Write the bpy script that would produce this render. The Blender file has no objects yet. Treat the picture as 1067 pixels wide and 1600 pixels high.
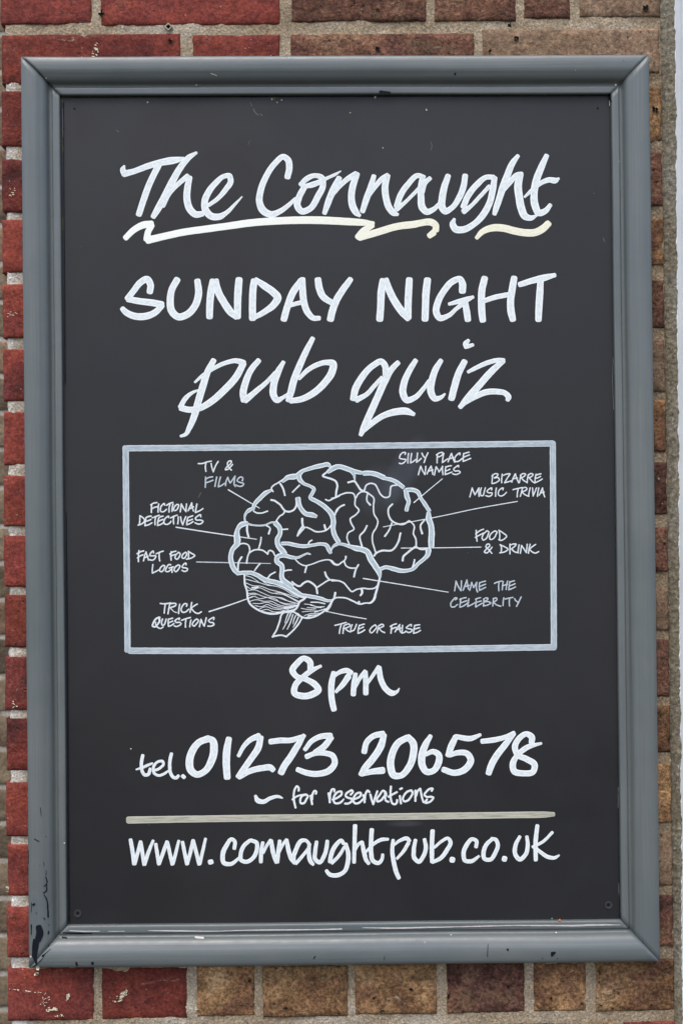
import bpy, bmesh, math, random
from mathutils import Vector, Matrix, Euler, noise
random.seed(7)
R = math.radians
S = bpy.context.scene
C = S.collection
# ------------------------------------------------------------------ camera, sky, light, exposure
CAM_ROT = Euler((1.57747646, 0.00931119, -0.01118714), 'XYZ')
CAM_LOC = Vector((-0.01835925, -1.7178278, -0.01479611))
cd = bpy.data.cameras.new('camera'); cam = bpy.data.objects.new('camera', cd); C.objects.link(cam)
cam.location = CAM_LOC; cam.rotation_euler = CAM_ROT
cd.sensor_fit = 'VERTICAL'; cd.sensor_height = 36; cd.sensor_width = 24; cd.lens = 50
cd.clip_start = 0.05; cd.clip_end = 100
cd.dof.use_dof = True; cd.dof.focus_distance = 1.71; cd.dof.aperture_fstop = 7.1
S.camera = cam
S.render.resolution_x = 682; S.render.resolution_y = 1024
W = bpy.data.worlds.new('World'); S.world = W; W.use_nodes = True
wn = W.node_tree.nodes; wl = W.node_tree.links
bg = wn['Background']; sky = wn.new('ShaderNodeTexSky'); sky.sky_type = 'NISHITA'
SUN_EL, SUN_AZ = 62, 196          # elevation; azimuth (180 = straight out from the wall)
sky.sun_disc = False; sky.sun_elevation = R(SUN_EL); sky.sun_rotation = R(SUN_AZ)
sky.air_density = 1.0; sky.dust_density = 3.0; sky.ozone_density = 1.0
wl.new(sky.outputs[0], bg.inputs[0]); bg.inputs[1].default_value = 0.15
sd = bpy.data.lights.new('sun', 'SUN'); sd.energy = 0.8; sd.angle = R(34); sd.color = (1, .95, .88)
sun = bpy.data.objects.new('sun', sd); C.objects.link(sun)
az = R(SUN_AZ)
sv = Vector((math.sin(az)*math.cos(R(SUN_EL)), math.cos(az)*math.cos(R(SUN_EL)), math.sin(R(SUN_EL))))
sun.rotation_euler = sv.to_track_quat('Z', 'Y').to_euler(); sun.location = (0, -3, 4)
S.view_settings.view_transform = 'Standard'; S.view_settings.look = 'None'
S.view_settings.exposure = 1.02; S.view_settings.gamma = 1
# ------------------------------------------------------------------ helpers
FPX = 50/36*1600
CM = CAM_ROT.to_matrix()
def P(x, y, h=0.0):
    """photo position (1067 x 1600) -> the point of the plane y = -h (h metres out of the wall face) seen there"""
    d = CM @ Vector(((x-533.5)/FPX, -(y-800)/FPX, -1.0))
    return CAM_LOC + d*((-h-CAM_LOC.y)/d.y)
def link(name, me, mats, parent=None):
    o = bpy.data.objects.new(name, me); C.objects.link(o)
    for m in (mats if isinstance(mats, (list, tuple)) else [mats]): me.materials.append(m)
    if parent is not None: o.parent = parent
    return o
def mesh(name, vs, fs, smooth=True):
    me = bpy.data.meshes.new(name); me.from_pydata([tuple(v) for v in vs], [], fs); me.update()
    if smooth: me.polygons.foreach_set('use_smooth', [True]*len(me.polygons))
    return me
def thing(name, label, cat, loc=(0,0,0), group=None):
    o = bpy.data.objects.new(name, None); C.objects.link(o); o.location = loc; o.empty_display_size = .05
    o['label'] = label; o['category'] = cat
    if group: o['group'] = group
    return o
def nz(x, y, z, s): return noise.noise(Vector((x*s, y*s, z*s)))
# ------------------------------------------------------------------ materials
def mat(name):
    m = bpy.data.materials.new(name); m.use_nodes = True
    n = m.node_tree.nodes; return m, n, m.node_tree.links, n['Principled BSDF']
def N(n, t, **k):
    a = n.new('ShaderNode'+t)
    for q, v in k.items():
        if q in a.inputs.keys(): a.inputs[q].default_value = v
        else: setattr(a, q, v)
    return a
def ramp(n, stops, interp='LINEAR'):
    r = n.new('ShaderNodeValToRGB'); e = r.color_ramp.elements; r.color_ramp.interpolation = interp
    while len(e) > 1: e.remove(e[-1])
    e[0].position, c = stops[0][0], stops[0][1]; e[0].color = c if len(c) == 4 else (*c, 1)
    for p, c in stops[1:]:
        q = e.new(p); q.color = c if len(c) == 4 else (*c, 1)
    return r
def g(v): return (v, v, v, 1)
def mix(n, l, fac, a, b, blend='MIX'):
    m = n.new('ShaderNodeMix'); m.data_type = 'RGBA'; m.blend_type = blend
    for s, v in ((m.inputs[0], fac), (m.inputs[6], a), (m.inputs[7], b)):
        if hasattr(v, 'links'): l.new(v, s)
        elif isinstance(v, (int, float)): s.default_value = v
        else: s.default_value = v if len(v) == 4 else (*v, 1)
    return m.outputs[2]
def vec(n, l, scale=(1,1,1), rnd=True):
    """object coordinates, shifted by the object's random number so that no two pieces share a pattern"""
    tc = n.new('ShaderNodeTexCoord'); mp = n.new('ShaderNodeMapping'); mp.inputs['Scale'].default_value = scale
    if rnd:
        oi = n.new('ShaderNodeObjectInfo'); mu = n.new('ShaderNodeMath'); mu.operation = 'MULTIPLY'; mu.inputs[1].default_value = 37.0
        l.new(oi.outputs['Random'], mu.inputs[0])
        ad = n.new('ShaderNodeVectorMath'); ad.operation = 'ADD'
        l.new(tc.outputs['Object'], ad.inputs[0]); l.new(mu.outputs[0], ad.inputs[1]); l.new(ad.outputs[0], mp.inputs[0])
    else: l.new(tc.outputs['Object'], mp.inputs[0])
    return mp.outputs[0]
def noi(n, l, v, scale, detail=4, rough=.55, dist=0):
    a = N(n, 'TexNoise', Scale=scale, Detail=detail, Roughness=rough, Distortion=dist); l.new(v, a.inputs['Vector']); return a.outputs[0]
def bump(n, l, b, h, strength, dist, prev=None):
    u = N(n, 'Bump', Strength=strength, Distance=dist); l.new(h, u.inputs['Height'])
    if prev is not None: l.new(prev, u.inputs['Normal'])
    l.new(u.outputs[0], b.inputs['Normal']); return u.outputs[0]
def math_(n, l, op, a, b=0.0):
    m = n.new('ShaderNodeMath'); m.operation = op
    for s, v in ((m.inputs[0], a), (m.inputs[1], b)):
        if hasattr(v, 'links'): l.new(v, s)
        else: s.default_value = v
    return m.outputs[0]

def brick_mat(name, cols, speck, pits=.5, rough=.85, pale=.25, mottle=.5, hue2=(.10,.035,.03)):
    m, n, l, b = mat(name); v = vec(n, l)
    oi = n.new('ShaderNodeObjectInfo')
    a = noi(n, l, v, 9, 5, .6, .6)
    base = ramp(n, [(0.30, cols[0]), (0.46, cols[1]), (0.58, cols[2]), (0.72, cols[3])]); l.new(a, base.inputs[0])
    tint = ramp(n, [(0, g(.72)), (.5, g(1.0)), (1, g(1.18))]); l.new(oi.outputs['Random'], tint.inputs[0])
    c = mix(n, l, 1.0, base.outputs[0], tint.outputs[0], 'MULTIPLY')
    mo = noi(n, l, vec(n, l, (1, 1, 1.6)), 42, 6, .72, .8); mr = ramp(n, [(.36, g(.45)), (.46, g(.88)), (.54, g(1.08)), (.64, g(1.6))]); l.new(mo, mr.inputs[0])
    c = mix(n, l, mottle, c, mr.outputs[0], 'MULTIPLY')
    hu = noi(n, l, v, 24, 4, .6, .5); hr = ramp(n, [(.52, g(0)), (.66, g(1))]); l.new(hu, hr.inputs[0])
    c = mix(n, l, math_(n, l, 'MULTIPLY', hr.outputs[0], mottle*.65), c, hue2)
    f = noi(n, l, v, 230, 5, .8)
    fr = ramp(n, [(.38, g(.42)), (.5, g(1.0)), (.62, g(1.75))]); l.new(f, fr.inputs[0])
    c = mix(n, l, min(1, mottle+.1), c, fr.outputs[0], 'MULTIPLY')
    # pale mortar smears and scratches
    s1 = noi(n, l, vec(n, l, (1, 1, 2.4)), 34, 6, .75, 1.5)
    sr = ramp(n, [(.60, g(0)), (.70, g(1))]); l.new(s1, sr.inputs[0])
    s2 = noi(n, l, v, 300, 3, .7); s2r = ramp(n, [(.42, g(0)), (.56, g(1))]); l.new(s2, s2r.inputs[0])
    pm = math_(n, l, 'MULTIPLY', sr.outputs[0], s2r.outputs[0])
    pm = math_(n, l, 'MULTIPLY', pm, pale)
    c = mix(n, l, pm, c, (.50, .40, .29))
    # dark burnt specks and pits
    dn = N(n, 'TexNoise', Scale=140, Detail=3); l.new(v, dn.inputs['Vector'])
    dv = n.new('ShaderNodeVectorMath'); dv.operation = 'MULTIPLY_ADD'; l.new(dn.outputs[1], dv.inputs[0]); dv.inputs[1].default_value = (.009,)*3; l.new(v, dv.inputs[2])
    vo = N(n, 'TexVoronoi', Scale=85, Randomness=1.0); l.new(dv.outputs[0], vo.inputs['Vector'])
    vr = ramp(n, [(0.08, g(1)), (0.22, g(0))]); l.new(vo.outputs['Distance'], vr.inputs[0])
    gate = noi(n, l, v, 18, 2); gr = ramp(n, [(.5, g(0)), (.6, g(1))]); l.new(gate, gr.inputs[0])
    pit = math_(n, l, 'MULTIPLY', vr.outputs[0], gr.outputs[0]); pit = math_(n, l, 'MULTIPLY', pit, pits)
    c = mix(n, l, pit, c, speck)
    vo2 = N(n, 'TexVoronoi', Scale=150, Randomness=1.0); l.new(v, vo2.inputs['Vector'])
    vr2 = ramp(n, [(0.05, g(1)), (0.13, g(0))]); l.new(vo2.outputs['Distance'], vr2.inputs[0])
    g2 = noi(n, l, v, 40, 2); gr2 = ramp(n, [(.55, g(0)), (.62, g(1))]); l.new(g2, gr2.inputs[0])
    lt = math_(n, l, 'MULTIPLY', vr2.outputs[0], gr2.outputs[0]); lt = math_(n, l, 'MULTIPLY', lt, .7)
    c = mix(n, l, lt, c, (.55, .47, .36))
    l.new(c, b.inputs['Base Color']); b.inputs['Roughness'].default_value = rough
    b.inputs['Specular IOR Level'].default_value = .15
    h = math_(n, l, 'SUBTRACT', f, math_(n, l, 'MULTIPLY', pit, 1.6))
    h = math_(n, l, 'ADD', h, math_(n, l, 'MULTIPLY', pm, .8))
    p = bump(n, l, b, a, .5, .004); p = bump(n, l, b, mo, .7*mottle+.15, .004, p); bump(n, l, b, h, .9, .0018, p)
    return m
M = {}
M['red_brick'] = brick_mat('red_brick', [(.075,.022,.020), (.165,.036,.027), (.205,.045,.030), (.25,.062,.040)], (.030,.020,.022), .5, .8, .5, .5, (.085,.026,.028))
M['brown_brick'] = brick_mat('brown_brick', [(.070,.034,.022), (.195,.105,.050), (.28,.165,.078), (.36,.235,.13)], (.020,.014,.012), .95, .85, .9, .85, (.115,.050,.036))
M['burnt_brick'] = brick_mat('burnt_brick', [(.050,.024,.020), (.105,.048,.034), (.165,.080,.050), (.23,.14,.085)], (.018,.012,.012), .95, .85, .9, .85, (.15,.095,.055))
M['tan_brick'] = brick_mat('tan_brick', [(.105,.065,.042), (.175,.115,.072), (.215,.145,.095), (.17,.088,.055)], (.040,.025,.018), .8, .85, .8, .6, (.15,.075,.045))
M['buff_brick'] = brick_mat('buff_brick', [(.085,.066,.046), (.14,.108,.070), (.18,.14,.092), (.13,.085,.06)], (.05,.035,.028), .6, .9, .3, .6, (.11,.07,.05))

def mortar_mat(name, c0, c1, c2, sc=1.0, dirt=(.13,.11,.075), fresh=None):
    m, n, l, b = mat(name); v = vec(n, l, rnd=False)
    a = noi(n, l, v, 7, 5, .6); r = ramp(n, [(.35, c0), (.5, c1), (.66, c2)]); l.new(a, r.inputs[0])
    if fresh:      # the corner joints were repointed with a paler mortar
        sx = n.new('ShaderNodeSeparateXYZ'); l.new(v, sx.inputs[0]); q = math_(n, l, 'ADD', sx.outputs[0], math_(n, l, 'MULTIPLY', a, .06))
        qr = n.new('ShaderNodeMapRange'); l.new(q, qr.inputs[0]); qr.inputs[1].default_value = -.372; qr.inputs[2].default_value = -.345; qr.inputs[3].default_value = 1; qr.inputs[4].default_value = 0
        sz = math_(n, l, 'LESS_THAN', sx.outputs[2], .52); r_c = mix(n, l, math_(n, l, 'MULTIPLY', qr.outputs[0], sz), r.outputs[0], fresh)
        er_ = n.new('ShaderNodeMapRange'); l.new(q, er_.inputs[0]); er_.inputs[1].default_value = .385; er_.inputs[2].default_value = .41
        r_c = mix(n, l, math_(n, l, 'MULTIPLY', er_.outputs[0], .75), r_c, (.20,.145,.09))
        class _: outputs = [r_c]
        r = _
    f = noi(n, l, v, 420*sc, 3, .8); fr = ramp(n, [(.38, g(.55)), (.5, g(1)), (.62, g(1.4))]); l.new(f, fr.inputs[0])
    c = mix(n, l, .85, r.outputs[0], fr.outputs[0], 'MULTIPLY')
    vo = N(n, 'TexVoronoi', Scale=330*sc); l.new(v, vo.inputs['Vector'])
    cr = ramp(n, [(.0, g(.65)), (.6, g(1.0)), (.9, g(1.35))]); l.new(vo.outputs['Color'], cr.inputs[0])
    c = mix(n, l, .6, c, cr.outputs[0], 'MULTIPLY')
    d = noi(n, l, v, 45, 5, .7); dr = ramp(n, [(.56, g(0)), (.72, g(.75))]); l.new(d, dr.inputs[0])
    c = mix(n, l, dr.outputs[0], c, dirt)
    if sc < 1:      # crumbs and flecks of white paint caught on the rough cement
        pw = noi(n, l, v, 330, 4, .8); pr = ramp(n, [(.60, g(0)), (.66, g(.8))]); l.new(pw, pr.inputs[0])
        c = mix(n, l, pr.outputs[0], c, (.42,.43,.40))
        pk = noi(n, l, v, 260, 4, .8, 1.0); kr = ramp(n, [(.58, g(0)), (.66, g(.85))]); l.new(pk, kr.inputs[0])
        c = mix(n, l, kr.outputs[0], c, (.035,.030,.022))
    l.new(c, b.inputs['Base Color']); b.inputs['Roughness'].default_value = .95; b.inputs['Specular IOR Level'].default_value = .2
    p = bump(n, l, b, d, .8, .0025); p = bump(n, l, b, vo.outputs['Distance'], .6, .0012, p); bump(n, l, b, f, .7, .001, p)
    return m
M['mortar'] = mortar_mat('lime_mortar', (.235,.180,.115), (.30,.240,.165), (.38,.335,.265), 1.0, (.15,.125,.085), (.54,.51,.46))
M['fillet'] = mortar_mat('grey_cement_fillet', (.125,.105,.070), (.150,.130,.092), (.18,.165,.130), .55, (.06,.055,.035))
M['far_mortar'] = mortar_mat('far_mortar', (.30,.27,.22), (.36,.33,.28), (.42,.39,.34))

def frame_mat():
    m, n, l, b = mat('grey_blue_gloss_paint'); v = vec(n, l, rnd=False)
    a = noi(n, l, v, 5, 4, .6); r = ramp(n, [(.35, (.090,.108,.111)), (.65, (.110,.125,.124))]); l.new(a, r.inputs[0])
    d = noi(n, l, v, 60, 6, .75); dr = ramp(n, [(.55, g(0)), (.78, g(.5))]); l.new(d, dr.inputs[0])
    c = mix(n, l, dr.outputs[0], r.outputs[0], (.12,.115,.095))
    vo = N(n, 'TexVoronoi', Scale=48); l.new(v, vo.inputs['Vector'])
    vr = ramp(n, [(.028, g(1)), (.045, g(0))]); l.new(vo.outputs['Distance'], vr.inputs[0])
    gt = noi(n, l, v, 9, 2); gr = ramp(n, [(.56, g(0)), (.6, g(1))]); l.new(gt, gr.inputs[0])
    sp = math_(n, l, 'MULTIPLY', vr.outputs[0], gr.outputs[0])
    c = mix(n, l, math_(n, l, 'MULTIPLY', sp, .6), c, (.5,.48,.42))
    uv = n.new('ShaderNodeUVMap'); uv.uv_map = 'grain'; mp = n.new('ShaderNodeMapping'); mp.inputs['Scale'].default_value = (26, 5, 1); l.new(uv.outputs[0], mp.inputs[0])
    st = noi(n, l, mp.outputs[0], 1.0, 5, .65, .4); sr = ramp(n, [(.34, g(.88)), (.5, g(1)), (.66, g(1.13))]); l.new(st, sr.inputs[0])
    c = mix(n, l, .8, c, sr.outputs[0], 'MULTIPLY')
    # darker tone in the groove between moulding and bead, and along both edges
    sx = n.new('ShaderNodeSeparateXYZ'); l.new(uv.outputs[0], sx.inputs[0])
    gr_ = ramp(n, [(0, g(.45)), (.03, g(0)), (.60, g(0)), (.70, g(.4)), (.78, g(.35)), (.80, g(0)), (.97, g(0)), (1, g(.6))]); l.new(sx.outputs[0], gr_.inputs[0])
    gm = math_(n, l, 'MULTIPLY', gr_.outputs[0], math_(n, l, 'ADD', math_(n, l, 'MULTIPLY', d, 1.4), -.1))
    c = mix(n, l, gm, c, (.055,.055,.042))
    l.new(c, b.inputs['Base Color'])
    rr = ramp(n, [(.3, g(.28)), (.7, g(.48))]); l.new(d, rr.inputs[0]); l.new(rr.outputs[0], b.inputs['Roughness'])
    b.inputs['Specular IOR Level'].default_value = .5
    w = noi(n, l, vec(n, l, (1,1,1), False), 14, 3); p = bump(n, l, b, w, .25, .003)
    p = bump(n, l, b, st, .2, .0005, p); bump(n, l, b, noi(n, l, v, 260, 3, .6), .12, .0006, p)
    return m
M['frame'] = frame_mat()

def board_mat():
    m, n, l, b = mat('blackboard_paint'); v = vec(n, l, rnd=False)
    a = noi(n, l, v, 3.2, 5, .6, .4); r = ramp(n, [(.3, (.0080,.0085,.0105)), (.7, (.0130,.0128,.0140))]); l.new(a, r.inputs[0])
    # wiped chalky haze above the brain and faint rubbed patches
    def blob(cx, cz, rx, rz, rot, amt):
        tc = n.new('ShaderNodeTexCoord'); mp = n.new('ShaderNodeMapping'); mp.vector_type = 'TEXTURE'
        mp.inputs['Location'].default_value = (cx, 0, cz); mp.inputs['Rotation'].default_value = (0, rot, 0); mp.inputs['Scale'].default_value = (rx, 1, rz)
        l.new(tc.outputs['Object'], mp.inputs[0])
        sx = n.new('ShaderNodeSeparateXYZ'); l.new(mp.outputs[0], sx.inputs[0])
        d2 = math_(n, l, 'ADD', math_(n, l, 'POWER', math_(n, l, 'ABSOLUTE', sx.outputs[0]), 2), math_(n, l, 'POWER', math_(n, l, 'ABSOLUTE', sx.outputs[2]), 2))
        q = ramp(n, [(0.1, g(1)), (1, g(0))]); l.new(d2, q.inputs[0])
        w = noi(n, l, vec(n, l, (1,1,.35), False), 50, 3); wr = ramp(n, [(.25, g(.5)), (.7, g(1))]); l.new(w, wr.inputs[0])
        return math_(n, l, 'MULTIPLY', math_(n, l, 'MULTIPLY', q.outputs[0], wr.outputs[0]), amt)
    c = r.outputs[0]
    p1 = P(632, 735, .006); c = mix(n, l, blob(p1.x, p1.z, .020, .05, R(28), .22), c, (.11,.135,.17))
    p1 = P(590, 765, .006); c = mix(n, l, blob(p1.x, p1.z, .03, .035, R(35), .16), c, (.11,.135,.17))
    p1 = P(632, 1287, .006); c = mix(n, l, blob(p1.x, p1.z, .024, .0045, 0, .2), c, (.16,.16,.18))
    # dust specks
    vo = N(n, 'TexVoronoi', Scale=62); l.new(v, vo.inputs['Vector'])
    vr = ramp(n, [(.02, g(1)), (.045, g(0))]); l.new(vo.outputs['Distance'], vr.inputs[0])
    gt = noi(n, l, v, 7, 3); gr = ramp(n, [(.56, g(0)), (.62, g(1))]); l.new(gt, gr.inputs[0])
    c = mix(n, l, math_(n, l, 'MULTIPLY', math_(n, l, 'MULTIPLY', vr.outputs[0], gr.outputs[0]), .45), c, (.3,.29,.26))
    # fine hairline scratches
    sc = noi(n, l, vec(n, l, (3.0,1,.25), False), 60, 5, .8, .3); s_ = ramp(n, [(.70, g(0)), (.78, g(.22))]); l.new(sc, s_.inputs[0])
    c = mix(n, l, s_.outputs[0], c, (.12,.12,.12))
    l.new(c, b.inputs['Base Color'])
    ro = noi(n, l, v, 4.5, 6, .62, .6); rr = ramp(n, [(.36, g(.40)), (.5, g(.49)), (.64, g(.58))]); l.new(ro, rr.inputs[0]); l.new(rr.outputs[0], b.inputs['Roughness'])
    b.inputs['Specular IOR Level'].default_value = .39
    p = bump(n, l, b, noi(n, l, v, 6, 3), .25, .004); bump(n, l, b, noi(n, l, v, 500, 2), .10, .0004, p)
    return m
M['board'] = board_mat()

def paint_mat(name, edge, body, thin, t0, t1, streak=(7, .16), e0=.30, e1=.40):
    """brushed pen paint: the pigment gathers along both edges of the stroke (u), streaks run along it (v)"""
    m, n, l, b = mat(name)
    uv = n.new('ShaderNodeUVMap'); uv.uv_map = 'stroke'
    mp = n.new('ShaderNodeMapping'); mp.inputs['Scale'].default_value = (streak[0], streak[1], 1); l.new(uv.outputs[0], mp.inputs[0])
    s = noi(n, l, mp.outputs[0], 1.0, 4, .6, .3)
    v = vec(n, l, rnd=False); f = noi(n, l, v, 130, 4, .7)
    q = math_(n, l, 'ADD', math_(n, l, 'MULTIPLY', s, .85), math_(n, l, 'MULTIPLY', f, .15))
    r = ramp(n, [(t0, thin), (t1, body)]); l.new(q, r.inputs[0])
    sx = n.new('ShaderNodeSeparateXYZ'); l.new(uv.outputs[0], sx.inputs[0])
    e = math_(n, l, 'ABSOLUTE', math_(n, l, 'SUBTRACT', sx.outputs[0], .5))
    er = ramp(n, [(e0, g(0)), (e1, g(1))]); l.new(e, er.inputs[0])
    c = mix(n, l, er.outputs[0], r.outputs[0], edge)
    if name.startswith('cream'):     # the left half of the title's underline was gone over in white
        sx2 = n.new('ShaderNodeSeparateXYZ'); l.new(v, sx2.inputs[0]); w = n.new('ShaderNodeMapRange'); l.new(sx2.outputs[0], w.inputs[0])
        w.inputs[1].default_value = -.12; w.inputs[2].default_value = .12; w.inputs[3].default_value = .75; w.inputs[4].default_value = 0
        c = mix(n, l, w.outputs[0], c, (.79,.82,.80))
    l.new(c, b.inputs['Base Color']); b.inputs['Roughness'].default_value = .55; b.inputs['Specular IOR Level'].default_value = .3
    bump(n, l, b, q, .3, .0004)
    return m
M['white'] = paint_mat('white_pen_paint', (.76,.79,.785), (.68,.73,.73), (.50,.555,.565), .38, .52)
M['cream'] = paint_mat('cream_pen_paint', (.76,.74,.57), (.78,.76,.60), (.64,.62,.48), .36, .56)
M['wash'] = paint_mat('thin_washed_white_paint', (.72,.77,.78), (.45,.53,.56), (.28,.35,.38), .36, .60, (6, .12), .26, .38)
M['box'] = paint_mat('thin_grey_white_line_paint', (.54,.58,.61), (.42,.48,.51), (.27,.33,.37), .38, .60, (3, .05), .34, .44)
M['bar'] = paint_mat('thin_beige_line_paint', (.46,.45,.37), (.44,.43,.35), (.26,.26,.21), .40, .58, (7, .03))
M['fine'] = paint_mat('fine_white_pen', (.68,.725,.74), (.68,.725,.74), (.48,.53,.55), .40, .56)
M['faint'] = paint_mat('faint_white_pen', (.50,.56,.60), (.50,.56,.60), (.32,.36,.40), .40, .58)
M['black'] = paint_mat('black_touch_up', (.012,.012,.014), (.012,.012,.014), (.012,.012,.014), .4, .6)
def plain(name, col, rough=.6, metal=0):
    m, n, l, b = mat(name); v = vec(n, l, rnd=False)
    a = noi(n, l, v, 90, 4, .7); r = ramp(n, [(.3, tuple(x*.8 for x in col)), (.7, tuple(x*1.15 for x in col))]); l.new(a, r.inputs[0])
    l.new(r.outputs[0], b.inputs['Base Color']); b.inputs['Roughness'].default_value = rough; b.inputs['Metallic'].default_value = metal
    b.inputs['Specular IOR Level'].default_value = .5 if metal or rough < .6 else .12
    bump(n, l, b, a, .4, .0008); return m
M['chip'] = plain('black_undercoat_and_shadow', (.006,.007,.013), .7)  # for bare chips, and for the shade painted beside the bead
M['worn'] = plain('worn_bare_edge', (.47,.44,.42), .5)
M['spat'] = plain('pale_spatter', (.62,.58,.42), .8)
M['orange'] = plain('rust_spot', (.45,.12,.03), .8)
M['scr'] = plain('dim_scratch', (.13,.135,.14), .8)
M['dirt'] = plain('brown_dirt', (.10,.095,.06), .9)
M['screw'] = plain('board_coloured_screw', (.030,.030,.033), .45)
M['steel'] = plain('dull_metal', (.28,.25,.18), .5, .6)
M['dark'] = plain('dark_hole', (.01,.009,.008), .9)
def white_mat(name, k):
    m, n, l, b = mat(name); v = vec(n, l, rnd=False)
    a = noi(n, l, vec(n, l, (1,1,.3), False), 22, 5, .7); r = ramp(n, [(.3, tuple(x*k for x in (.62,.66,.69))), (.55, tuple(x*k for x in (.74,.78,.80))), (.7, tuple(x*k for x in (.80,.83,.84)))]); l.new(a, r.inputs[0])
    d = noi(n, l, v, 130, 5, .8); dr = ramp(n, [(.66, g(0)), (.72, g(.6))]); l.new(d, dr.inputs[0])
    c = mix(n, l, dr.outputs[0], r.outputs[0], (.22,.22,.20))
    l.new(c, b.inputs['Base Color']); b.inputs['Roughness'].default_value = .4
    bump(n, l, b, a, .3, .002); return m
M['white_wood'] = white_mat('weathered_white_gloss', .98)
M['grey_wood'] = white_mat('weathered_grey_white', .60)  # same white recipe in a darker tone, for the band beside the fillet
# ------------------------------------------------------------------ brick wall round the board
def brick_mesh(name, x0, z0, x1, z1, depth=.03, step=.005, seed=0, rough=1.0, face=0.0):
    """one worn brick, front face at y = -face: uneven outline, rounded arris, hollows and chips; local origin at its centre"""
    cx, cz = (x0+x1)/2, (z0+z1)/2; w, h = (x1-x0)/2, (z1-z0)/2
    nx, ny = max(4, int(2*w/step)), max(4, int(2*h/step)); vs = []; fs = []
    sx = [ -1, -.985] + [ -.985+1.97*i/nx for i in range(1, nx)] + [.985, 1]
    ex = .0022/w; ez = .0022/h
    us = [-1, -1+ex] + [(-1+ex)+(2-2*ex)*i/nx for i in range(1, nx)] + [1-ex, 1]
    ws = [-1, -1+ez] + [(-1+ez)+(2-2*ez)*i/ny for i in range(1, ny)] + [1-ez, 1]
    A, B = len(us), len(ws)
    for j, b in enumerate(ws):
        for i, a in enumerate(us):
            X, Z = a*w, b*h
            ox = nz(seed, Z*40, 1, 1)*.0011*rough*abs(a)**6*(1 if a > 0 else -1) + nz(seed+9, Z*160, 3, 1)*.0006*rough*abs(a)**8
            oz = nz(X*30, seed, 2, 1)*.0008*rough*abs(b)**4 + nz(X*150, seed, 5, 1)*.0009*rough*abs(b)**8
            dist = min((1-abs(a))*w, (1-abs(b))*h)
            drop = .0013*max(0, 1-dist/.0022)**2 + .0005*max(0, 1-dist/.007)
            chip = min(.0016, max(0, nz(X*60+seed, Z*60, seed, 1)-.25)*.006*rough*max(0, 1-dist/.008))
            bumpy = nz(X*18+seed*3, Z*18, seed, 1)*.0010*rough + nz(X*90+seed, Z*90, 4, 1)*.0004*rough
            vs.append((X+ox, -face+drop+chip+bumpy, Z+oz))
    for j in range(B-1):
        for i in range(A-1): fs.append((j*A+i, j*A+i+1, (j+1)*A+i+1, (j+1)*A+i))
    ring = [i for i in range(A)] + [j*A+A-1 for j in range(1, B)] + [(B-1)*A+i for i in range(A-2, -1, -1)] + [j*A for j in range(B-2, 0, -1)]
    base = len(vs)
    for r in ring: vs.append((vs[r][0], depth, vs[r][2]))
    k = len(ring)
    for q in range(k): fs.append((ring[q], base+q, base+(q+1) % k, ring[(q+1) % k]))
    fs.append(tuple(base+q for q in range(k)))
    me = mesh(name, vs, fs); return me, Vector((cx, 0, cz))
def put_brick(parent, x0, y0, x1, y1, m, depth=.03, y=0.0, rough=1.0):
    a = P(x0, y1); b = P(x1, y0)
    a2 = P(x0, y0); b2 = P(x1, y1)
    X0, X1 = (a.x+a2.x)/2, (b.x+b2.x)/2; Z0, Z1 = (a.z+b2.z)/2, (a2.z+b.z)/2
    me, c = brick_mesh('brick', X0, Z0, X1, Z1, depth, seed=random.random()*50, rough=rough, face=random.uniform(-.0006, .0012))
    o = link('brick', me, M[m], parent); o.location = c
    tilt = math.atan2(-(P(x1, (y0+y1)/2).z - P(x0, (y0+y1)/2).z), X1-X0) * 0
    o.rotation_euler = (random.uniform(-.006, .006), random.uniform(-.003, .003) + tilt, random.uniform(-.004, .004))
    return o
wall = thing('brick_wall', 'wall of red and mottled brown bricks in pale mortar behind the framed board', 'brick wall')
r_, b_, n_, t_ = 'red_brick', 'brown_brick', 'burnt_brick', 'tan_brick'
# rows above the frame
for x0, x1, y0, y1, m in [(1,143,-52,37,r_), (157,437,-52,38,r_), (455,666,-50,33,n_), (679,805,-52,32,n_), (818,890,-54,28,n_), (905,1031,-56,26,t_),
                          (3,282,53,130,r_), (302,437,54,132,r_), (455,740,52,132,n_), (753,1030,45,114,t_)]:
    put_brick(wall, x0, y0, x1, y1, m, .2 if x0 < 10 else .03)
# rows below the frame
for x0, x1, y0, y1, m in [(12,147,1513,1595,r_), (159,293,1513,1592,r_), (308,398,1510,1588,b_), (411,543,1510,1589,b_), (555,682,1506,1585,b_),
                          (698,819,1504,1583,n_), (834,915,1504,1580,b_), (931,1053,1500,1580,b_),
                          (14,150,1609,1690,r_), (164,430,1606,1690,r_), (446,700,1604,1690,n_), (716,960,1600,1690,b_), (975,1055,1597,1690,r_)]:
    put_brick(wall, x0, y0, x1, y1, m, .2 if x0 < 20 else .03)
# quoin bricks down the left side (each row's left end)
LY = [(142,228),(247,330),(342,425),(443,527),(545,626),(643,726),(743,822),(836,916),(929,1011),(1026,1109),(1122,1203),(1222,1306),(1319,1399),(1416,1495)]
for i, (y0, y1) in enumerate(LY):
    x0 = 2 + (y0-50)*.0072 + random.uniform(-1, 1.5)
    if i == 0: x0 = 3
    put_brick(wall, x0, y0, 180 if i % 2 else 120, y1, r_, .2 if i % 2 else .1)
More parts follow.
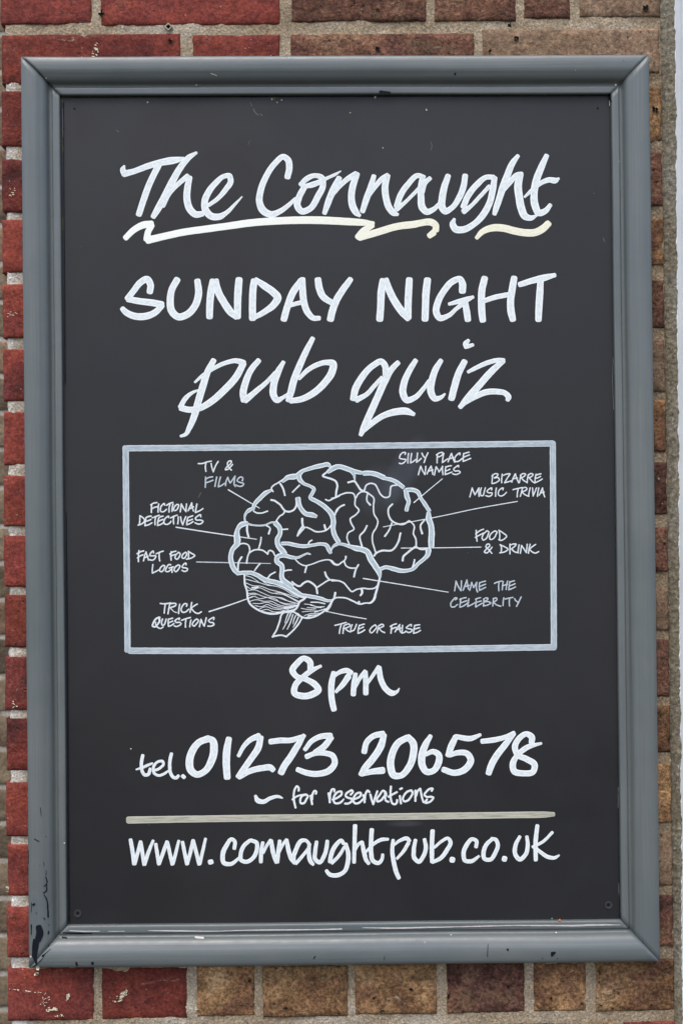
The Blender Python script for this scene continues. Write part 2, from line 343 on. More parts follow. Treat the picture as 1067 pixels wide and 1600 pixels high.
# right side, between the frame and the window frame
RY = [(114,111,'n'),(136,222,b_),(238,321,n_),(342,414,b_),(438,512,n_),(531,612,t_),(625,705,b_),(723,804,n_),(824,893,n_),(919,985,t_),(1000,1089,n_),(1103,1176,b_),
      (1194,1286,b_),(1302,1384,t_),(1400,1480,n_),]
for y0, y1, m in RY[1:]:
    put_brick(wall, 925 if random.random() < .5 else 965, y0, 1032+(y0-100)*.0145, y1, m)
# mortar bed: one rough sheet 3-4 mm behind the brick faces
def sheet(name, xa, za, xb, zb, st, fn, m, parent):
    nx = int((xb-xa)/st); nz_ = int((zb-za)/st); vs = []; fs = []
    for j in range(nz_+1):
        for i in range(nx+1):
            x = xa+(xb-xa)*i/nx; z = za+(zb-za)*j/nz_; vs.append(fn(x, z))
    for j in range(nz_):
        for i in range(nx):
            a = j*(nx+1)+i; fs.append((a, a+1, a+nx+2, a+nx+1))
    return link(name, mesh(name, vs, fs), m, parent)
a = P(7, 1700); b = P(1045, -60)
e0 = P(8, 50).x; e1 = P(17, 1550).x; zt = P(8, 50).z; zb_ = P(17, 1550).z
def mfn(x, z):
    edge = e0 + (e1-e0)*(zt-z)/(zt-zb_)
    d = .0026 + nz(x*30, z*30, 1, 1)*.0016 + nz(x*120, z*120, 7, 1)*.0011 + nz(x*300, z*300, 3, 1)*.0005
    x2 = x
    if x < a.x + .012: x2 = x + (edge - a.x)*(1-(x-a.x)/.012) + nz(z*80, 0, 5, 1)*.003*(1-(x-a.x)/.012); d += max(0, (1-(x-a.x)/.006))*.004
    return (x2, d, z)
mo = sheet('mortar', a.x, a.z, b.x, b.z, .0035, mfn, M['mortar'], wall); mo['kind'] = 'stuff'
# the body of the wall behind the mortar face
def boxm(name, x0, x1, y0, y1, z0, z1, m, parent, bev=0):
    bm = bmesh.new(); bmesh.ops.create_cube(bm, size=1)
    for v in bm.verts: v.co = Vector(((x0+x1)/2+v.co.x*(x1-x0), (y0+y1)/2+v.co.y*(y1-y0), (z0+z1)/2+v.co.z*(z1-z0)))
    if bev: bmesh.ops.bevel(bm, geom=bm.edges[:], offset=bev, segments=2, affect='EDGES')
    me = bpy.data.meshes.new(name); bm.to_mesh(me); bm.free(); return link(name, me, m, parent)
boxm('wall_core', e1+.001, b.x+.25, .0075, .2, a.z, b.z, M['mortar'], wall)
# wall plug left in the bed joint above the board, and two drilled holes
def ring_mesh(cx, cz, y, ro, ri, seg, dep, square=False):
    vs = []; fs = []
    for k in range(seg):
        t = 2*math.pi*k/seg; q = (1/max(abs(math.cos(t)), abs(math.sin(t)))*.85 if square else 1)
        t2 = t + (math.pi/4 if square else 0)
        for rr, yy in ((ro*q, y+.003), (ro*q, y), (ri*q, y), (ri*q*.9, y+dep)):
            vs.append((cx+math.cos(t2)*rr, yy, cz+math.sin(t2)*rr))
    for k in range(seg):
        n1 = (k+1) % seg
        for j in range(3): fs.append((k*4+j, n1*4+j, n1*4+j+1, k*4+j+1))
    fs.append(tuple(k*4+3 for k in range(seg)))
    me = mesh('ring', vs, fs, False); return me
def disc(name, x, y, rpx, m, parent, h, dome=.0004, blob=0.0, seg=14):
    c = P(x, y, h); r = rpx*.000773; vs = [(c.x, -h-dome, c.z)]; s0 = x*.37
    for k in range(seg):
        t = 2*math.pi*k/seg; q = r*(1+blob*nz(math.cos(t)*2, math.sin(t)*2, s0, 1)*2)
        vs.append((c.x+math.cos(t)*q, -h-.00002, c.z+math.sin(t)*q))
    return link(name, mesh(name, vs, [(0, 1+k, 1+(k+1) % seg) for k in range(seg)]), m, parent)
c = P(263.5, 42, 0)
link('wall_plug', ring_mesh(c.x, c.z, -.0015, .0040, .0026, 24, .004, True), [M['steel']], wall)
disc('plug_hole', 263.5, 42, 2.6, M['dark'], wall, -.0012, 0)
for x, y, r in ((266,64,2.6),(159,22,4.5),(806,60,3.4),(765,79,2.4),(796,40,3),(1024,171,4.5),(590,76,4),(1008,12,4),(598,1565,0),(642,1546,2.2),(700,1558,2.4),(793,1542,2.4),(390,1533,2.6),(860,1560,2)):
    if r: o = disc('chip_hole', x, y, r, M['dark'], wall, .0022, -.002, .7)
# pale scuffs on the bottom red bricks
# ------------------------------------------------------------------ grey cement fillet and white window frame on the right
post = thing('window_frame', 'white painted timber window frame post at the right edge beside the brick wall', 'window frame')
zt, zb2 = P(1040, -60).z, P(1060, 1700).z
def sl(y, x0, x1): return x0 + (x1-x0)*(y/1600)
def strip_x(z, px0, px1):   # slanted edge given as photo x at the top and the bottom
    t = (P(1050, 0).z - z)/(P(1050, 0).z-P(1050, 1600).z)
    return P(px0, 0).x*(1-t) + P(px1, 1600).x*t
def fil(u, v):   # u 0..1 across, v = z
    x0 = strip_x(v, 1029.5, 1052.5); x1 = strip_x(v, 1054, 1067)
    n1 = nz(v*25, 1, 1, 1)*.0014 + nz(v*110, 2, 2, 1)*.0009 + nz(v*330, 1, 2, 1)*.0005
    x = x0 + (x1-x0)*u + n1*(1-u)
    prof = .002 - .0065*math.sin(min(1, u*1.25)*math.pi/2)
    prof += (.004 if u == 0 else 0)
    return (x, prof + nz(x*260, v*260, 1, 1)*.0009 + nz(x*90, v*90, 1, 1)*.0009, v)
vs = []; fs = []; nu, nv = 11, 700
for j in range(nv+1):
    for i in range(nu+1): vs.append(fil(i/nu, zb2+(zt-zb2)*j/nv))
for j in range(nv):
    for i in range(nu): q = j*(nu+1)+i; fs.append((q, q+1, q+nu+2, q+nu+1))
link('cement_fillet', mesh('cement_fillet', vs, fs), M['fillet'], post)
prof = [(0,-.0015),(0,.0052),(.9,.0060),(4,.0062),(8,.0066),(10.5,.0078),(11.5,.012),(13,.0135),(60,.0135),(64,.012),(150,.012),(150,-.1)]
vs = []; fs = []; nv = 520; K = len(prof)
for j in range(nv+1):
    z = zb2+(zt-zb2)*j/nv; x0 = strip_x(z, 1051.3, 1063.5)
    rag = abs(nz(z*22, 4, 1, 1))*.0030 + nz(z*130, 6, 1, 1)*.0010 + nz(z*420, 8, 1, 1)*.0010
    for k, (px, h) in enumerate(prof):
        vs.append((x0 + px*.000773 + (rag if k < 2 else rag*.6 if k == 2 else 0), -h + nz(z*12, k, 3, 1)*.0003, z))
for j in range(nv):
    for k in range(K-1): q = j*K+k; fs.append((q, q+1, q+K+1, q+K))
tp = link('timber_post', mesh('timber_post', vs, fs, False), [M['grey_wood'], M['white_wood']], post)
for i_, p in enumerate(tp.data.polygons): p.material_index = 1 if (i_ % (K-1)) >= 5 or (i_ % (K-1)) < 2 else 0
# ------------------------------------------------------------------ the wall farther back, seen past the left corner
DY = 1.15
far = thing('brick_wall', 'blurred buff brick wall standing farther back, glimpsed down the left edge', 'brick wall', (0, DY, 0))
k_ = (1.7178+DY)/1.7178
def PF(x, y): p = P(x, y, -DY); return p
ys = [-5, 53, 112, 170, 230, 292, 352, 412, 472, 530, 588, 645, 702, 762, 822, 880, 937, 995, 1057, 1115, 1171, 1230, 1287, 1345, 1404, 1462, 1522, 1578, 1640]
for i in range(len(ys)-1):
    z1 = PF(0, ys[i]+4).z; z0 = PF(0, ys[i+1]-4).z; xr = PF(30, 800).x
    cuts = [xr-.56, xr-.345, xr-.12, xr+.10] if i % 2 else [xr-.56, xr-.45, xr-.235, xr-.01, xr+.10]
    for xa, xb in zip(cuts, cuts[1:]):
        me, c = brick_mesh('brick', xa+.005, z0, xb-.005, z1, .03, step=.012, seed=random.random()*90)
        o = link('brick', me, M[random.choice(['buff_brick','buff_brick','tan_brick'])], far); o.location = c
o = boxm('mortar', xr-.57, xr+.11, .003, .12, PF(0, 1650).z, PF(0, -10).z, M['far_mortar'], far); o['kind'] = 'stuff'
# ------------------------------------------------------------------ the pavement in front of the wall: unseen, added to bounce light upward
gv = []; gf = []; gn = 30
for j in range(gn+1):
    for i in range(gn+1):
        x, y = -9+18*i/gn, .3-12*j/gn; gv.append((x, y, -1.35+nz(x, y, 0, .5)*.02))
for j in range(gn):
    for i in range(gn): q_ = j*(gn+1)+i; gf.append((q_, q_+gn+1, q_+gn+2, q_+1))
gd = link('bounce_pavement', mesh('bounce_pavement', gv, gf), plain('bounce_pavement_concrete', (.11,.095,.075), .9), None); gd['kind'] = 'structure'  # out of view; added so the lower edges catch bounced light
# ------------------------------------------------------------------ framed notice board
board = thing('notice_board', 'grey-blue framed black pub quiz board hand-lettered in white with a brain diagram', 'notice board')
HB = .006                                     # board face, metres out of the wall
def PX(pts, h): return [P(x, y, h) for x, y in pts]
OUT = PX([(33,88),(1014,85),(1031,1503),(46,1513)], .020)
INN = PX([(94.5,149),(954,146.5),(969.5,1437),(105.5,1446)], .011)
RAIL = [(0,0),(0,.0185),(.012,.0203),(.045,.0220),(.11,.0232),(.22,.0238),(.34,.0236),(.44,.0227),(.455,.0223),(.53,.0209),(.59,.0193),(.635,.0174),(.67,.0150),(.69,.0128),(.71,.0113),(.74,.0106),(.77,.0104),(.788,.0104),(.789,0)]
BEAD = [(.791,.003),(.791,.0116),(.80,.0124),(.83,.0128),(.88,.0126),(.94,.0128),(.975,.0126),(.992,.0119),(1.0,.0108),(1.0,.0062)]
def lerp(a, b, t): return a + (b-a)*t
def rail(i, prof, name, gap):
    j = (i+1) % 4; n = 120; vs = []; fs = []; K = len(prof)
    L = (OUT[j]-OUT[i]).length
    for s in range(n+1):
        t = s/n
        for d, h in prof:
            a = lerp(OUT[i], INN[i], d); b = lerp(OUT[j], INN[j], d); q = lerp(a, b, gap + (1-2*gap)*t)
            wob = nz(q.x*6+i*3, q.z*6, d*2, 1)*.0006 + nz(q.x*40, q.z*40, d*3+i, 1)*.00012
            nrm = (INN[i]-OUT[i]); side = Vector((0, 0, 0))
            y = -h + (wob if h > .004 else 0)
            o2 = (OUT[j]-OUT[i]).normalized().cross(Vector((0, 1, 0)))*nz(q.x*5+7, q.z*5, i, 1)*.0008
            vs.append((q.x+o2.x, y, q.z+o2.z))
    for s in range(n):
        for k in range(K-1): q = s*K+k; fs.append((q, q+K, q+K+1, q+1))
    fs.append(tuple(range(K))); fs.append(tuple(reversed(range(n*K, n*K+K))))
    me = mesh(name, vs, fs); uv = me.uv_layers.new(name='grain')
    for l_ in me.loops:
        vi = l_.vertex_index; uv.data[l_.index].uv = (prof[vi % K][0], i*3.7 + (vi//K)/n*L)
    o = link(name, me, M['frame'], board)
    for p in o.data.polygons[-2:]: p.use_smooth = False
    return o
for i in range(4): rail(i, RAIL, 'frame_rail', .00005 if i == 1 or i == 2 else .00015)
for i in range(4): rail(i, BEAD, 'frame_bead', .0002)
def frame_h(x, z):
    """depth of the frame face at a wall position"""
    ix = [p.x for p in INN]; iz = [p.z for p in INN]
    # position inward of each outer side as a share of that side's width
    ds = []
    for i in range(4):
        j = (i+1) % 4; e = (OUT[j]-OUT[i]).normalized(); nr = Vector((-e.z, 0, e.x))
        p = Vector((x, 0, z)); w = abs((INN[i]-OUT[i]).dot(nr)); ds.append(abs((p-OUT[i]).dot(nr))/w)
    d = min(ds); pr = RAIL[1:-1] + BEAD[1:]
    if d >= 1: return HB
    for (a, ha), (b, hb) in zip(pr, pr[1:]):
        if a <= d <= b: return ha + (hb-ha)*((d-a)/(b-a) if b > a else 0)
    return HB
# the board panel, tucked behind the bead
q = PX([(88,142),(960,140),(976,1444),(99,1453)], HB)
vs = []; fs = []; nn = 24
for yy in (-HB, -.002):
    for j in range(nn+1):
        for i in range(nn+1):
            p = lerp(lerp(q[3], q[2], i/nn), lerp(q[0], q[1], i/nn), j/nn); vs.append((p.x, yy, p.z))
for j in range(nn):
    for i in range(nn): a0 = j*(nn+1)+i; fs.append((a0, a0+1, a0+nn+2, a0+nn+1))
mp_ = mesh('board_panel', vs[:(nn+1)**2], fs, False)
panel = link('board_panel', mp_, M['board'], board)
# screws and pin holes
for x, y in ((122,1427),(950,1414)):
    c = P(x, y, HB); o = link('screw', ring_mesh(c.x, c.z, -HB-.0009, .0046, .0030, 20, .0006), [M['screw']], board)
    disc('screw_recess', x, y, 2.6, M['chip'], o, HB+.0004, 0)
for x, y in ((117,170),(933,169),(393,152)):
    disc('pin_hole', x, y, 1.6, M['dark'], board, HB+.0002, 0, .3)
for x, y, r in ((231,160,.8),(586,152,1.2),(666,172,.9),(547,176,.8),(425,155,1.2),(440,156,1),(433,160,.8),(598,231,.8),(205,1170,.9),(320,702,.5),(1400,0,0)):
    if r: disc('dust_speck', x, y, r, M['spat'], board, HB+.0002, .0001, .5)
# ------------------------------------------------------------------ painted strokes
lift = [0]; WF = 1.05
def catmull(pts, step):
    """centripetal-like smooth path through (x, y, w) points"""
    if len(pts) == 2:
        a, b = pts; n = max(2, int(math.hypot(b[0]-a[0], b[1]-a[1])/step)); return [tuple(a[k]+(b[k]-a[k])*i/n for k in range(3)) for i in range(n+1)]
    out = []
    for i in range(len(pts)-1):
        p1, p2 = pts[i], pts[i+1]
        p0 = pts[i-1] if i else tuple(2*p1[k]-p2[k] for k in range(3))
        p3 = pts[i+2] if i+2 < len(pts) else tuple(2*p2[k]-p1[k] for k in range(3))
        d1 = math.hypot(p2[0]-p1[0], p2[1]-p1[1]) or 1e-6
        d0 = math.hypot(p1[0]-p0[0], p1[1]-p0[1]) or d1; d2 = math.hypot(p3[0]-p2[0], p3[1]-p2[1]) or d1
        n = max(2, int(d1/step))
        for s in range(n):
            t = s/n; r = []
            for k in range(3):
                m1 = ((p1[k]-p0[k])/d0*d1/(d0+d1) + (p2[k]-p1[k])/d1*d0/(d0+d1))*d1
                m2 = ((p2[k]-p1[k])/d1*d2/(d1+d2) + (p3[k]-p2[k])/d2*d1/(d1+d2))*d1
                if k == 2: m1 *= .6; m2 *= .6
                r.append((2*t**3-3*t*t+1)*p1[k] + (t**3-2*t*t+t)*m1 + (-2*t**3+3*t*t)*p2[k] + (t**3-t*t)*m2)
            out.append(tuple(r))
    out.append(tuple(pts[-1])); return out
def ribbon(pts, vs, fs, uvs, hfun=None, jag=.25, cap=2.6, wf=1.05):
    """one pen stroke as a low domed ribbon on the board; pts in photo pixels with width"""
    pts = [(x, y, w*wf) for x, y, w in catmull(pts, 1.1)]; lift[0] += 1
    # end caps
    def capd(a, b, w):
        dx, dy = a[0]-b[0], a[1]-b[1]; L = math.hypot(dx, dy) or 1; return dx/L, dy/L
    d = capd(pts[0], pts[min(3, len(pts)-1)], 0); e = capd(pts[-1], pts[max(-4, -len(pts))], 0)
    w0, w1 = pts[0][2], pts[-1][2]
    T = [.45, .72, .88, .96, .998]
    pre = [(pts[0][0]+d[0]*w0*.42*t, pts[0][1]+d[1]*w0*.42*t, w0*(1-t**cap)**(1/cap)) for t in reversed(T)]
    post_ = [(pts[-1][0]+e[0]*w1*.42*t, pts[-1][1]+e[1]*w1*.42*t, w1*(1-t**cap)**(1/cap)) for t in T]
    pts = pre+pts+post_
    n = len(pts); base = len(vs); acc = 0; sd_ = random.random()*100
    cols = (-1, -.9, -.55, 0, .55, .9, 1); hh = (0, .75, 1, .92, 1, .75, 0)
    L0 = .00004 + lift[0]*4e-7
    for i, (x, y, w) in enumerate(pts):
        a = pts[max(0, i-1)]; b = pts[min(n-1, i+1)]
        tx, ty = b[0]-a[0], b[1]-a[1]; L = math.hypot(tx, ty) or 1; nx, ny = -ty/L, tx/L
        if i: acc += math.hypot(x-pts[i-1][0], y-pts[i-1][1])
        j1 = nz(acc*.13, sd_, 0, 1)*jag + nz(acc*.7, sd_, 3, 1)*jag*.5; j2 = nz(acc*.13, sd_, 9, 1)*jag + nz(acc*.7, sd_, 12, 1)*jag*.5
        for c, (u, q) in enumerate(zip(cols, hh)):
            r = w/2*u + (j1 if u > 0 else j2 if u < 0 else 0)*abs(u)*min(1, w/3)
            px, py = x+nx*r, y+ny*r
            hgt = HB
            if hfun:
                w_ = P(px, py, .015); hgt = hfun(w_.x, w_.z); w_ = P(px, py, hgt); hgt = hfun(w_.x, w_.z)
                v = P(px, py, hgt); v.y = -(hgt + .0003 + L0 + .00006*q)
            else:
                v = P(px, py, hgt); v.y = -(hgt + L0 + acc*1.5e-8 + .00005*q*min(1, w/6))
            vs.append(v); uvs.append(((u+1)/2 if w > 0 else .5, acc + sd_*50))
    for i in range(n-1):
        for c in range(6):
            k = base+i*7+c; fs.append((k, k+7, k+8, k+1))
def parse(s, ox, oy, sc, w):
    out = []
    for st in s.split(';'):
        for seg in st.split('/'):
            pts = []; cw = w
            for tok in seg.split():
                v = [float(q) for q in tok.split(',')]
                if len(v) > 2: cw = v[2]
                pts.append((ox+v[0]/sc, oy+v[1]/sc, cw/sc))
            if len(pts) == 1: pts.append((pts[0][0]+.3, pts[0][1], pts[0][2]))
            if pts: out.append(pts)
    return out
def strokes_obj(name, strokes, m, parent, hfun=None, jag=.25, cap=2.6):
    vs, fs, uvs = [], [], []
    for pts in strokes: ribbon(pts, vs, fs, uvs, hfun, jag, cap, .93 if m in (M['fine'], M['faint']) else 1.0 if m is M['box'] else 1.04)
    me = mesh(name, vs, fs); uv = me.uv_layers.new(name='stroke')
    for l_ in me.loops: uv.data[l_.index].uv = uvs[l_.vertex_index]
    # faces must look out of the wall
    if sum(p.normal.y for p in me.polygons) > 0: me.flip_normals()
    return link(name, me, m, parent)
def words(ox, oy, sc, w, m, glyphs, jag=.16, name='painted_letter'):
    """a painted line of writing: every letter a mesh of its own on the panel"""
    for gl in glyphs: strokes_obj(name, parse(gl, ox, oy, sc, w), m, panel, jag=jag)
# ------------------------------------------------------------------ the writing, letter by letter
WH, CR, FI, FA, WA = M['white'], M['cream'], M['fine'], M['faint'], M['wash']
K4 = 3.996
words(180, 220, K4, 38, WH, [
 "58,158,14 50,180,34 60,206,38 / 60,206,38 120,190,34 200,160,36 290,135,40 350,124,44 395,117,34 428,106,12; 272,152,38 215,270,38 175,380,38 150,458,36",
 "507,76,18 460,105,34 410,165,38 355,260,42 305,360,44 265,430,40 240,472,32; 300,405,28 340,332,22 400,265,28 452,222,32 / 465,232,34 452,300,40 450,370,42 470,430,42 505,460,40 542,456,34",
 "585,402,22 640,362,26 690,305,32 722,250,34 712,218,32 680,222,28 630,262,34 585,318,38 560,380,40 565,430,42 600,470,42 650,474,38 700,445,26 745,400,18 792,350,8"])
words(400, 220, K4, 38, WH, [
 "197,225,36 208,170,38 200,120,38 175,100,34 120,140,34 65,220,36 30,310,38 22,380,40 45,435,44 95,460,40 150,440,32 200,405,26 245,362,20",
 "300,292,36 270,350,38 258,405,40 285,440,38 335,425,36 385,350,38 418,275,36 412,232,34 370,217,28 320,235,32 280,272,28 / 290,285,22 350,275,34 410,250,28 440,235,20 490,212,18 528,190,8",
 "518,235,34 480,310,40 450,385,38 428,450,28; 470,350,20 520,285,28 580,232,32 620,208,34 / 628,210,36 605,280,40 595,350,40 608,420,42 630,453,36 646,466,22",
 "735,222,28 715,290,36 690,360,38 665,438,32; 700,350,20 745,285,28 790,235,32 818,218,32 / 820,220,32 805,290,40 812,360,40 835,425,40 862,453,34 882,460,20"])
words(620, 220, K4, 38, WH, [
 "165,228,30 135,217,30 70,270,34 20,345,36 0,405,36 / 0,425,32 50,385,22 110,325,22 148,285,22; 160,225,32 150,285,36 150,350,40 160,420,42 185,443,38 225,430,30 268,388,22; 205,235,26 175,262,30 155,320,34",
 "318,222,34 295,290,40 282,360,42 280,410,44 300,440,38 340,420,32 390,350,36 415,285,36 425,220,34",
 "600,228,30 560,227,30 500,272,36 440,350,36 415,410,36 / 418,440,34 460,408,24 520,345,24 575,285,24; 608,235,34 598,300,38 580,380,38 545,450,40 480,520,36 410,555,40 365,550,42 348,520,38 357,490,18",
 "753,95,24 720,140,36 690,210,40 660,290,42 635,370,38 615,430,34 608,455,26; 650,330,20 700,265,30 755,212,32 775,210,32 / 768,215,38 755,280,46 762,350,46 775,420,46 800,472,42 835,482,32 868,468,16",
 "932,95,30 898,170,40 868,250,44 855,330,42 860,400,44 885,450,40 925,438,34 955,402,24; 797,350,14 840,310,24 900,262,28 950,244,32 990,247,34 1008,236,14"])
for t in ("559,329,2.4 562,335,3.2 565,338,2.4", "612,329,2 617,333,3 621,334,2", "604,1202,3 607,1208,4 611,1213,3"):
    words(0, 0, 1, 3, M['black'], [t], name='touch_up_mark')
for t in ("673,222,.8 674.5,229,.9 672.5,235,.7", "391,160,.8 394,166,.7", "396,170,1 399,176,1.2 404,180,1", "407,178,1 410,181,.9", "388,226,.7 391,219,.6", "182,203,.8 186,206,1", "712,322,.5 716,318,.5", "942,372,1 944,378,.9", "310,778,.6 314,770,.9"):
    words(0, 0, 1, 1, M['scr'], [t], jag=.4, name='scratch')
words(0, 0, 1, 3, M['dirt'], ["418,150,2 426,152,4 434,150.5,2.5; 428,155,3"], jag=1.2, name='dirt_smear')
words(0, 0, 1, 2, M['dirt'], ["96.5,156,3 99,160,2; 99,220,1.2 99,238,1.4; 98.5,340,.8 99,360,.8"], jag=.8, name='dirt_smear')
words(180, 220, K4, 44, CR, ["68,605,34 120,555,38 180,525,42 225,520,42 / 228,530,36 205,575,38 200,612,42 / 208,620,44 300,598,42 420,572,42 560,552,42 700,533,42 850,512,44 1000,501,44 1270,496,46 1440,504,44 1540,510,40 1608,516,26 / 1604,530,30 1549,565,42 1519,600,42 / 1529,603,40 1639,570,42 1759,535,42 1879,519,42 1898,515,40 1980,512,42 2000,527,38 2000,555,40 / 1984,575,40 1962,592,34"], name='painted_underline')
words(620, 220, K4, 44, CR, ["498,605,24 530,570,34 590,545,42 660,545,44 730,562,44 800,574,44 870,570,44 910,548,44 942,518,40"], name='painted_underline')
words(180, 415, K4, 42, WH, [
 "218,162,38 222,120,40 200,85,40 160,105,38 115,160,36 80,205,36 / 85,210,36 150,222,38 230,232,40 290,243,40 / 292,252,34 250,293,38 180,318,42 110,312,40 65,288,36 48,270,30",
 "387,90,40 355,150,40 345,220,42 355,285,44 395,320,42 450,305,42 500,250,42 522,170,42 515,98,38",
 "590,318,40 592,240,42 600,160,44 612,100,42 / 632,94,30 640,150,42 680,230,44 720,288,44 755,322,30 / 765,318,40 765,250,42 768,160,44 774,90,42",
 "858,328,42 858,230,42 862,140,42 868,98,40 / 880,88,28 930,125,42 980,160,44 1015,200,46 990,245,42 930,290,34 868,326,28"])
words(400, 415, K4, 42, WH, [
 "175,333,40 195,260,40 235,160,42 280,97,38 / 290,88,36 292,160,40 300,230,40 325,295,38 360,328,32 393,328,28; 215,248,26 250,238,26 290,228,26",
 "387,90,40 395,140,42 420,195,40 470,230,34; 588,88,34 550,140,40 505,210,42 475,290,42 465,333,42",
 "772,333,42 778,250,42 782,160,44 792,97,42 / 812,90,32 830,150,42 870,230,44 915,293,44 948,328,38 / 948,322,42 948,250,42 952,160,42 956,90,40"])
words(620, 415, K4, 42, WH, [
 "175,332,42 178,250,42 182,160,44 190,92,42",
 "408,158,42 408,112,42 395,84,34 350,97,38 295,155,38 255,230,40 245,290,40 265,326,38 320,313,28 370,270,24 415,235,28; 327,240,20 380,225,28 440,210,32 473,197,20; 425,225,34 435,290,40 442,336,38",
 "546,82,40 530,150,42 527,230,42 530,300,42 535,340,38; 730,80,38 718,150,42 708,230,42 712,290,44 722,335,38; 545,220,28 610,198,30 690,182,30",
 "768,118,32 840,95,36 910,78,40 982,60,26; 895,100,38 890,180,42 885,260,42 882,336,38"])
words(270, 515, K4, 38, WH, [
 "255,195,34 220,260,38 190,350,42 160,450,42 135,540,40 105,612,32 80,655,22 52,665,16; 140,328,14 190,285,22 260,240,24 330,208,26 400,195,30 440,208,38 / 440,215,38 400,290,42 320,380,42 240,450,40 170,490,36 100,500,36 55,490,36 / 50,482,30 80,430,28 130,390,18 170,375,10",
 "535,195,32 490,250,36 455,330,40 440,400,42 445,438,40 / 455,440,38 520,385,32 590,325,26 640,270,24; 690,205,24 655,270,40 630,350,42 630,410,42 650,440,36 690,423,22 725,395,14",
 "873,57,28 835,130,36 790,230,40 755,320,42 735,400,40 722,440,32 / 740,445,32 800,435,36 880,395,40 950,330,42 995,260,44 1000,212,42 960,205,32 900,220,30 840,255,28 790,305,22"])
words(535, 515, K4, 38, WH, [
 "268,280,34 265,225,38 245,200,36 190,225,36 120,300,40 78,380,42 68,430,38 / 90,438,34 150,405,28 200,350,26 245,300,22; 345,208,30 305,250,36 260,330,42 215,430,42 170,530,42 130,620,38 115,655,26; 140,625,26 190,580,34 260,535,36 340,512,42 400,510,42 443,528,24",
 "455,195,30 415,260,36 385,330,40 378,400,42 400,440,38 450,425,32 500,375,26 540,320,22; 613,195,28 580,250,38 558,320,40 552,390,42 575,430,36 615,423,24 638,402,12",
 "760,202,36 725,270,40 700,350,42 680,428,40; 785,68,20 768,90,34 773,106,32 / 780,105,26 812,96,20",
 "785,264,20 840,235,26 910,205,28 980,190,26 1005,190,22 / 1000,198,30 930,260,40 850,350,42 780,430,42 735,482,28 / 750,467,24 820,422,34 900,390,36 970,388,34 1015,398,32 1035,425,34 1030,438,26"])
words(400, 1015, K4, 36, WH, [
 "340,130,34 335,75,38 300,54,32 255,88,36 228,130,38 250,165,34 310,185,32 370,220,38 390,250,38 350,280,40 290,290,38 240,270,38 245,225,36 290,175,32 340,135,30 403,103,18",
 "485,147,30 472,210,36 470,280,36 478,340,36 486,372,34; 485,170,18 520,142,26 570,132,32 590,145,34 / 575,170,36 540,220,32 500,262,20",
 "620,155,26 612,210,32 607,278,32; 620,235,18 650,175,24 680,137,24 / 682,142,28 685,210,32 685,272,32; 690,220,18 730,160,22 765,110,26 / 768,115,30 780,190,34 810,245,34 850,272,34 880,262,18 893,243,8"])
words(205, 1170, 11.23, 55, WH, [
 "208,118 190,200 185,320 210,420 250,462 300,450 330,390 335,350,45; 95,362,28 200,330,45 300,285,45 375,256,35",
 "385,375,45 460,365 530,320 570,270 555,220 500,218 430,260 390,350 410,430 480,468 560,450 645,395,38",
 "710,88,55 685,200 680,320 695,430 750,503 800,508,55 832,475,50",
 "908,478,64 932,500,64"])
words(200, 1130, K4, 40, WH, [
 "500,97,40 445,120,40 400,180,44 385,240,46 395,295,44 430,320,38 480,300,38 520,240,44 538,160,46 530,110,42 502,95,36",
 "630,100,36 618,170,44 615,250,44 620,336,40",
 "692,203,22 720,150,26 770,100,32 815,82,38 / 828,92,36 815,150,40 770,220,38 720,290,36 690,332,32 / 697,334,32 760,300,34 840,280,36 895,280,36 905,290,32"], name='painted_numeral')
words(400, 1130, K4, 40, WH, [
 "93,115,34 150,108,34 220,106,32 280,87,28 / 298,78,26 260,140,38 210,220,40 175,270,40 158,306,40",
 "307,163,26 350,110,30 420,80,34 462,80,38 / 468,92,34 420,150,38 370,180,30 / 317,208,30 370,188,30 430,187,32 480,205,34 492,245,36 460,293,38 390,316,36 310,308,34 262,290,30",
 "675,178,34 690,120,34 740,77,34 790,67,38 / 798,77,34 780,140,42 730,220,42 680,280,40 655,318,30 / 662,318,28 720,303,34 788,295,42",
 "940,92,38 890,120,40 850,190,42 840,270,44 860,325,42 900,328,36 950,280,40 980,200,42 978,120,42 950,88,36"], name='painted_numeral')
words(610, 1130, K4, 40, WH, [
 "248,82,26 215,140,40 195,210,44 200,270,42 225,303,38 265,298,36 298,250,40 300,198,38 265,177,32 222,195,24",
 "558,73,20 500,95,32 410,84,30 / 405,88,34 380,140,40 360,198,34 / 372,200,26 420,184,32 480,192,36 500,230,40 470,283,40 400,310,36 332,290,34",
 "573,113,30 640,105,32 720,85,28 768,62,26 / 768,68,26 710,140,38 650,220,40 625,270,40 612,310,36",
 "880,120,34 880,87,38 850,67,32 800,97,34 775,150,36 790,195,34 850,225,36 898,260,38 888,303,36 830,313,36 770,298,38 762,255,38 790,202,32 850,152,32 938,126,16"], name='painted_numeral')
words(200, 1130, K4, 26, WH, ["797,455,18 810,482,30 845,490,26 890,468,22 940,458,18 963,467,10"], name='painted_dash')
words(450, 1222, 8.892, 27, WH, [
 "148,120 148,80 125,58 100,90 80,170 85,260 105,355; 60,243,22 120,200 180,180 235,172",
 "252,175 200,190 172,240 180,295 215,295 255,240 275,190 245,172",
 "315,188 325,250 335,308; 335,240 345,160 375,120 395,135 388,162",
 "562,155 575,220 580,282; 580,240 590,150 620,98 643,102 643,132",
 "620,245 690,215 745,165 740,132 700,135 650,180 632,230 650,290 700,295 745,270 773,238,20",
 "870,175 900,130 890,115 850,130 805,165 800,195 840,220 900,240 880,270 830,300 792,298",
 "880,245 940,230 1005,190 1010,150 970,150 920,200 905,250 930,295 980,290 1040,240"])
